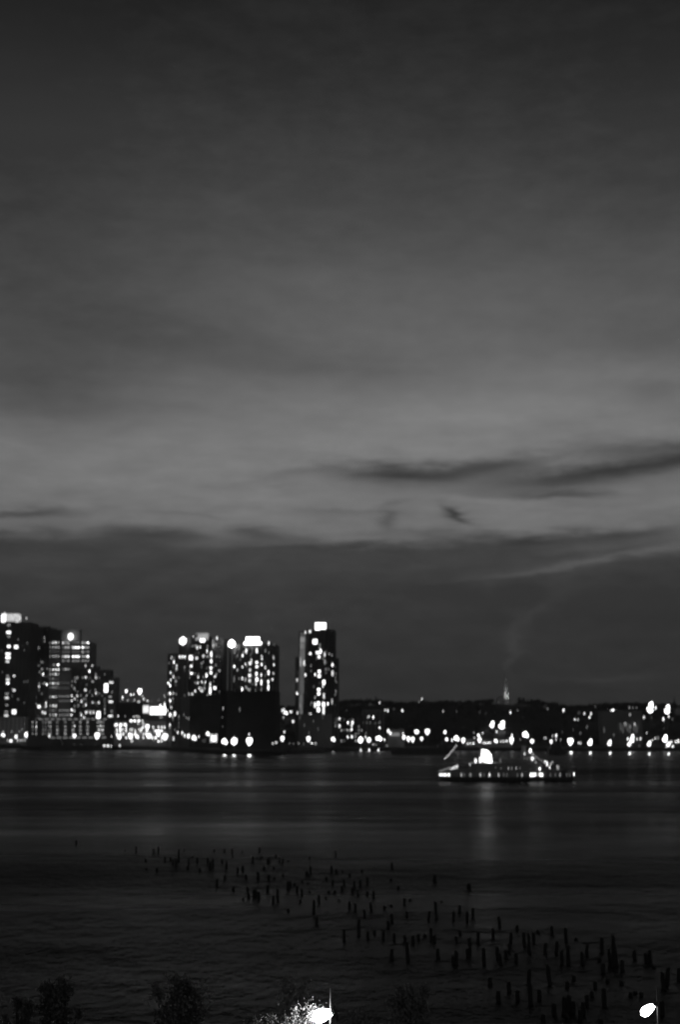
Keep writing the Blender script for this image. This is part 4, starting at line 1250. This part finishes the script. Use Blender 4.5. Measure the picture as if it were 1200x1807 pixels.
def light_string(p0, p1, n, sz, lvl, sag=.3):
    bm = bmesh.new()
    pts = []
    for k in range(n + 1):
        t = k / n
        pts.append((p0[0] + (p1[0] - p0[0]) * t, p0[1] + (p1[1] - p0[1]) * t, p0[2] + (p1[2] - p0[2]) * t - sag * 4 * t * (1 - t)))
    tube(bm, pts, [.025] * len(pts), 4)
    wire = link('light_string', bm, M_METAL, ferry)
    for k, p in enumerate(pts):
        aw, ah, rad = spot(sz[0], sz[1], lvl if k else lvl + .5)
        put('bulb', 'globe', glow_mat(rad, True), wire, (p[0], p[1] - .1, p[2] - .12), (aw * FS, aw * FS, ah * FS))


light_string((fx(785.5), -.4, fz(1338)), (fx(806), -.4, fz(1314)), 9, (2.6, 4.6), 2)
light_string((fx(938), -.4, fz(1330)), (fx(966), -.6, fz(1350)), 8, (2.4, 5), 1.5)
for x, y, w, h, l in ((890, 360, 10, 30, 2), (905, 375, 18, 46, 2.5), (925, 405, 12, 30, 2), (945, 365, 10, 24, 1.5), (932, 378, 10, 30, 1.5), (985, 405, 26, 42, 1.5), (978, 395, 10, 24, 1.5)):
    fl_box('bow_deck_light', 750 + x / s7, 1260 + y / s7, w / s7, h / s7, l, -1.8)

# ------------------------------------------------------------------ pilings of the vanished pier
C1 = [(162,60,92,6),(480,94,130,6),(420,112,122,8),(571,110,132,6),(597,96,136,8),(530,160,184,8),(533,214,226,10),(590,208,238,10),(632,146,186,10),(660,150,180,8),(675,160,200,8),(690,150,215,10),(703,96,185,10),(731,110,122,6),(757,150,200,12),(752,196,225,10),(777,146,160,6),(803,150,192,9),(817,208,236,12),(858,150,190,14),(870,165,225,16),(886,150,215,12),(892,112,128,6),(907,262,310,10),(935,160,190,10),(945,110,130,6),(957,170,220,8),(950,244,278,14),(987,106,130,7),(995,312,340,8),(990,145,155,6),(1018,200,244,12),(1040,115,130,8),(1045,195,240,10),(1062,240,276,10),(1070,305,340,8),(1075,340,372,10),(1098,140,190,12),(1108,320,366,14),(1133,100,130,6),(1128,228,274,10),(1130,325,385,16),(1140,150,172,8),(1158,200,222,10),(1175,295,345,10),(1180,245,278,10),(1185,150,190,12),(1045,370,385,12)]
C2 = [(52,104,132,7),(16,140,190,10),(22,320,365,12),(34,322,368,10),(50,330,382,14),(45,225,275,10),(40,150,165,8),(68,150,160,10),(77,205,228,8),(98,150,190,16),(103,240,280,8),(96,300,345,10),(128,205,220,8),(140,140,160,8),(125,355,396,8),(150,305,395,14),(158,150,186,9),(176,158,192,9),(205,172,184,8),(130,262,276,6),(178,245,260,6),(203,272,335,12),(217,275,320,8),(205,425,445,10),(238,290,310,8),(252,300,350,12),(278,315,360,12),(268,380,400,8),(280,282,294,8),(318,152,168,10),(318,335,348,10),(310,290,300,8),(324,190,250,12),(305,225,258,18),(340,365,450,13),(357,465,515,18),(368,345,400,10),(407,258,280,8),(436,190,248,8),(460,212,246,6),(440,270,305,10),(457,114,152,9),(420,330,350,10),(452,328,350,10),(405,365,380,10),(475,380,390,8),(494,225,236,6),(490,300,340,12),(502,266,310,9),(503,525,600,13),(531,236,260,9),(530,380,430,14),(545,310,350,12),(556,270,330,12),(560,390,445,16),(576,320,362,10),(580,462,572,10),(588,266,318,10),(596,220,238,7),(610,424,472,14),(625,330,360,18),(626,250,302,9),(628,540,592,10),(645,385,445,8),(660,326,372,10),(662,540,566,12),(709,530,590,10),(716,408,434,13),(735,485,535,16),(756,175,220,8),(750,268,284,10),(755,448,502,11),(753,405,420,8),(765,548,600,12),(755,625,700,12),(789,306,330,12),(822,365,408,12),(835,438,472,12),(852,376,390,8),(983,240,288,22),(1163,288,328,26),(950,432,490,12),(990,368,480,13),(1018,388,396,8),(1082,432,490,12),(1115,400,450,12),(1155,432,500,13),(1185,412,480,14),(840,575,710,16),(868,560,615,12),(895,555,600,14),(930,560,580,12),(963,515,600,16),(982,560,610,12),(825,560,610,10)]
C3 = [(215,160,208,12),(290,165,235,16),(278,190,235,12),(305,95,115,8),(290,115,145,8),(345,110,200,14),(336,160,205,12),(378,90,150,10),(403,150,235,14),(440,75,130,10),(467,30,80,12),(427,280,315,10),(462,330,385,16),(505,293,348,12),(540,330,385,12),(458,150,210,14),(470,180,235,12),(512,95,145,9),(505,145,185,9),(535,180,225,12),(492,170,210,9),(538,70,95,7),(568,90,160,14),(587,90,190,11),(605,95,150,10),(622,92,108,7),(585,240,320,9),(594,290,400,10),(629,330,380,12),(652,135,190,16),(680,70,112,11),(672,210,320,8),(690,385,440,14),(645,430,478,16),(698,130,190,16),(720,165,235,12),(738,70,145,9),(747,140,235,16),(742,300,330,9),(730,350,440,14),(750,345,430,18),(768,280,300,9),(767,375,430,10),(778,125,135,8),(805,170,235,12),(822,140,200,12),(822,350,400,10),(808,375,440,12),(795,410,470,14),(842,340,365,9),(856,300,330,10),(885,110,185,18),(873,208,222,10),(888,220,270,12),(893,315,405,16),(906,290,310,8),(918,150,240,14),(933,80,245,12),(943,130,240,8),(967,205,262,12),(963,300,318,8),(1017,168,212,14),(1080,168,225,16),(1065,180,228,12),(1147,230,320,20),(1135,250,335,12),(1198,240,300,12),(1000,345,365,8),(1020,340,355,8),(1045,345,365,8),(1095,240,250,8),(1130,375,440,16),(878,455,475,10)]
sc3 = 1200 / 520
PIL = [(80 + x / 3, 1460 + a / 3, 1460 + b / 3, w / 3) for x, a, b, w in C1] + [(440 + x / 3, 1460 + a / 3, 1460 + b / 3, w / 3) for x, a, b, w in C2] + \
      [(680 + x / sc3, 1600 + a / sc3, 1600 + b / sc3, w / sc3) for x, a, b, w in C3]


def piling_mesh(seed):
    rnd = random.Random(seed)
    bm = bmesh.new()
    seg, rings = 9, []
    zs = [-.6, 0, .3, .6, .85, 1.0]
    for i, z in enumerate(zs):
        k = 1.08 - .16 * max(z, 0)
        ox_, oy_ = rnd.uniform(-.06, .06), rnd.uniform(-.06, .06)
        ring = []
        for j in range(seg):
            t = 6.2832 * j / seg
            r = .5 * k * rnd.uniform(.88, 1.1)
            zz = z + (rnd.uniform(-.10, .05) if i == len(zs) - 1 else 0)
            ring.append(bm.verts.new((math.cos(t) * r + ox_, math.sin(t) * r + oy_, zz)))
        rings.append(ring)
    for r0, r1 in zip(rings, rings[1:]):
        for j in range(seg):
            bm.faces.new([r0[j], r0[(j + 1) % seg], r1[(j + 1) % seg], r1[j]])
    c = bm.verts.new((0, 0, .93))
    for j in range(seg):
        bm.faces.new([rings[-1][j], rings[-1][(j + 1) % seg], c])
    me = bpy.data.meshes.new('piling')
    bm.to_mesh(me)
    bm.free()
    me.materials.append(M_WOOD)
    return me


pmesh = [piling_mesh(s) for s in range(6)]
for i, (px, y0, y1, w) in enumerate(sorted(PIL, key=lambda p: (p[2], p[0]))):
    b = onz(px, y1)
    k = b.length / F
    o = bpy.data.objects.new('timber_piling', pmesh[i % 6])
    COL.objects.link(o)
    o.location = (b.x, b.y, 0)
    h = (y1 - y0) * k * .72
    o.scale = (max(.25, w * k * .86), max(.25, w * k * .86), h)
    o.rotation_euler = (random.gauss(0, .035), random.gauss(0, .045), random.uniform(0, 6))
    if abs(px - 134) < 1.5:
        lab = 'lone thin piling far left of all the others'
    elif abs(px - 767.7) < 1 and y1 < 1560:
        lab = 'thick squat piling standing apart above the middle of the field'
    elif abs(px - 827.7) < 1 and y1 < 1575:
        lab = 'thickest squat piling standing apart right of a similar thick one'
    elif abs(px - (680 + 1147 / sc3)) < 1:
        lab = 'thick leaning piling near the right edge above the right street lamp'
        o.rotation_euler = (0, .16, 0)
    elif y1 < 1525:
        lab = 'thin dark timber piling in the farthest row of the old pier field'
    elif y1 < 1600:
        lab = 'dark timber piling in the scattered middle of the old pier field'
    elif y1 < 1705:
        lab = 'dark timber piling in the dense nearer part of the old pier field'
    else:
        lab = 'dark timber piling in the nearest rows of the old pier field'
    tag(o, lab, 'piling', 'timber pilings of the vanished pier')

# ------------------------------------------------------------------ near bank, trees and street lamps
BZ = 2.0
bm = bmesh.new()
box(bm, (0, -120, BZ - 2), (1600, 364, 4))
tag(link('riverside_ground', bm, M_GROUND), None, None, kind='structure')
bm = bmesh.new()
box(bm, (0, 62.4, .2), (1600, .8, 4.4))
box(bm, (0, 62.4, 2.5), (1600, 1.0, .2))
tag(link('river_wall', bm, M_MID), 'low concrete river wall below the near trees', 'wall', kind='structure')


def tree(label, px, ytop, Y, crown_w, crown_h, seed, n=3200, leaf=.075, lean=0.0, spiky=.5):
    rnd = random.Random(seed)
    P = at(px, ytop, Y)
    root = thing('riverside_tree', (P.x, Y, BZ), label, 'tree', 'trees on the near bank')
    h = P.z - BZ
    bm = bmesh.new()
    tube(bm, [(0, 0, -.2), (.05, 0, h * .3), (lean * .5, .05, h * .6), (lean, 0, h * .92)], [.14, .11, .07, .02], 8)
    tips = []
    for k in range(13):
        a = rnd.uniform(0, 6.283)
        z0 = h - crown_h + rnd.uniform(-.1, .6) * crown_h
        r = crown_w * .5 * rnd.uniform(.55, 1.0)
        tip = Vector((lean + math.cos(a) * r, math.sin(a) * r, min(h - .05, z0 + rnd.uniform(.25, .75) * crown_h * (.6 + spiky))))
        b0 = Vector((lean * .4, 0, max(.8, z0 - .3)))
        midp = b0.lerp(tip, .55) + Vector((0, 0, -.08))
        tube(bm, [b0, midp, tip], [.05, .03, .008], 5)
        tips.append((b0, midp, tip))
    tips.append((Vector((lean * .6, 0, h - crown_h * .6)), Vector((lean, 0, h - crown_h * .3)), Vector((lean, 0, h))))
    link('trunk', bm, M_BARK, root)
    bm = bmesh.new()
    clumps = []
    for b0, m_, t_ in tips:
        for k in range(5):
            q = rnd.uniform(.25, 1)
            c = (b0.lerp(m_, q * 2) if q < .5 else m_.lerp(t_, q * 2 - 1))
            clumps.append((c, rnd.uniform(.08, .32) * (1.25 - .65 * q) * crown_w / 1.8))
    for i in range(n):
        c, r = rnd.choice(clumps)
        d = Vector((rnd.gauss(0, 1), rnd.gauss(0, 1), rnd.gauss(0, .9)))
        p = c + d * r * (.5 if rnd.random() < .7 else .95)
        s = leaf * rnd.uniform(.5, 1.15)
        nrm = Vector((rnd.uniform(-1, 1), rnd.uniform(-1, 1), rnd.uniform(-.2, 1))).normalized()
        a = nrm.orthogonal().normalized()
        a = (Matrix.Rotation(rnd.uniform(0, 6.28), 3, nrm) @ a) * s
        b = nrm.cross(a) * .5
        bm.faces.new([bm.verts.new(p - a), bm.verts.new(p + b), bm.verts.new(p + a), bm.verts.new(p - b)])
    link('crown', bm, M_LEAF, root)
    return root


tree('dark ragged tree crown at the bottom left with spiky upright branches', 108, 1726, 46, 1.6, 2.6, 3, 4600)
tree('low dark treetop in the bottom left corner', 32, 1764, 45, 1.0, 1.6, 4, 2000)
tree('broad dark tree crown right of the spiky bottom left tree', 312, 1729, 46, 1.9, 2.6, 5, 4800)
tree('small dark tree crown above the lamplit bush', 516, 1732, 48, 1.15, 1.5, 6, 2200)
tree('dark tree crown right of the left street lamp', 722, 1742, 54, 1.8, 2.4, 8, 3600)
tree('low dark treetop between the left street lamp and its right neighbour tree', 640, 1780, 53, 1.6, 1.6, 9, 2600)
tree('lamplit pale leafy tree glowing beside the left street lamp', 520, 1776, 40.4, 1.7, 1.5, 12, 9500, .036)
tree('lamplit low shrub tree at the bottom edge far left of the street lamp', 478, 1792, 40.2, 1.4, 1.0, 13, 4500, .042)


def near_lamp(label, px, ypole, xh, yh, Y, size, rot, m_rad):
    P = at(px, ypole, Y)
    root = thing('street_lamp', (P.x, Y, BZ), label, 'street lamp', 'street lamps on the near bank')
    h = P.z - BZ
    bm = bmesh.new()
    tube(bm, [(0, 0, 0), (0, 0, .5), (0, 0, .55), (0, 0, h - .8), (0, 0, h)], [.11, .10, .045, .028, .018], 10)
    box(bm, (0, 0, .06), (.34, .34, .12))
    link('pole', bm, M_POLE, root)
    Hh = at(xh, yh, Y) - root.location
    bm = bmesh.new()
    tube(bm, [(0, 0, Hh.z + .12), (Hh.x * .3, 0, Hh.z + .10), (Hh.x * .6, 0, Hh.z + .05)], [.022, .02, .018], 8)
    link('bracket', bm, M_POLE, root)
    # drop-shaped glass luminaire, its narrow end toward the pole
    L_, W_ = size
    bm = bmesh.new()
    pr = [(-.5, .05), (-.47, .2), (-.38, .38), (-.22, .5), (-.02, .49), (.18, .40), (.34, .30), (.46, .2), (.5, .06)]
    tube(bm, [(t * L_, 0, 0) for t, _ in pr], [r * W_ for _, r in pr], 14)
    lum = link('luminaire', bm, glow_mat(m_rad, True), root, True)
    lum.location = Hh
    lum.rotation_euler = (0, rot, 0)
    bm = bmesh.new()
    tube(bm, [(.44 * L_, 0, .0), (.60 * L_, 0, .02)], [W_ * .24, W_ * .14], 10)
    if m_rad > 50:
        box(bm, (.66 * L_, 0, -.02), (.03, .46, .44))  # added plate that keeps the lamplight off the tree to the right
    cap = link('cap', bm, M_POLE, root)
    cap.location = Hh
    cap.rotation_euler = (0, rot, 0)
    return root


near_lamp('street lamp beside the lamplit tree at the bottom middle', 583.5, 1744, 570, 1791, 40, (.54, .36), R(-16), 170)
near_lamp('street lamp with a slanting drop shaped light in the bottom right corner', 1160, 1739, 1144, 1782, 40, (.46, .26), R(-36), 26)

# ------------------------------------------------------------------ the evening haze over the river
bm = bmesh.new()
box(bm, (0, 1300, 66), (5600, 2900, 140))
m = bpy.data.materials.new('haze')
m.use_nodes = True
m.node_tree.nodes.clear()
pv = m.node_tree.nodes.new('ShaderNodeVolumePrincipled')
pv.inputs['Color'].default_value = (.85, .85, .85, 1)
pv.inputs['Density'].default_value = .00013
pv.inputs['Anisotropy'].default_value = .3
mo = m.node_tree.nodes.new('ShaderNodeOutputMaterial')
m.node_tree.links.new(pv.outputs[0], mo.inputs['Volume'])
tag(link('haze', bm, m), None, None, kind='stuff')
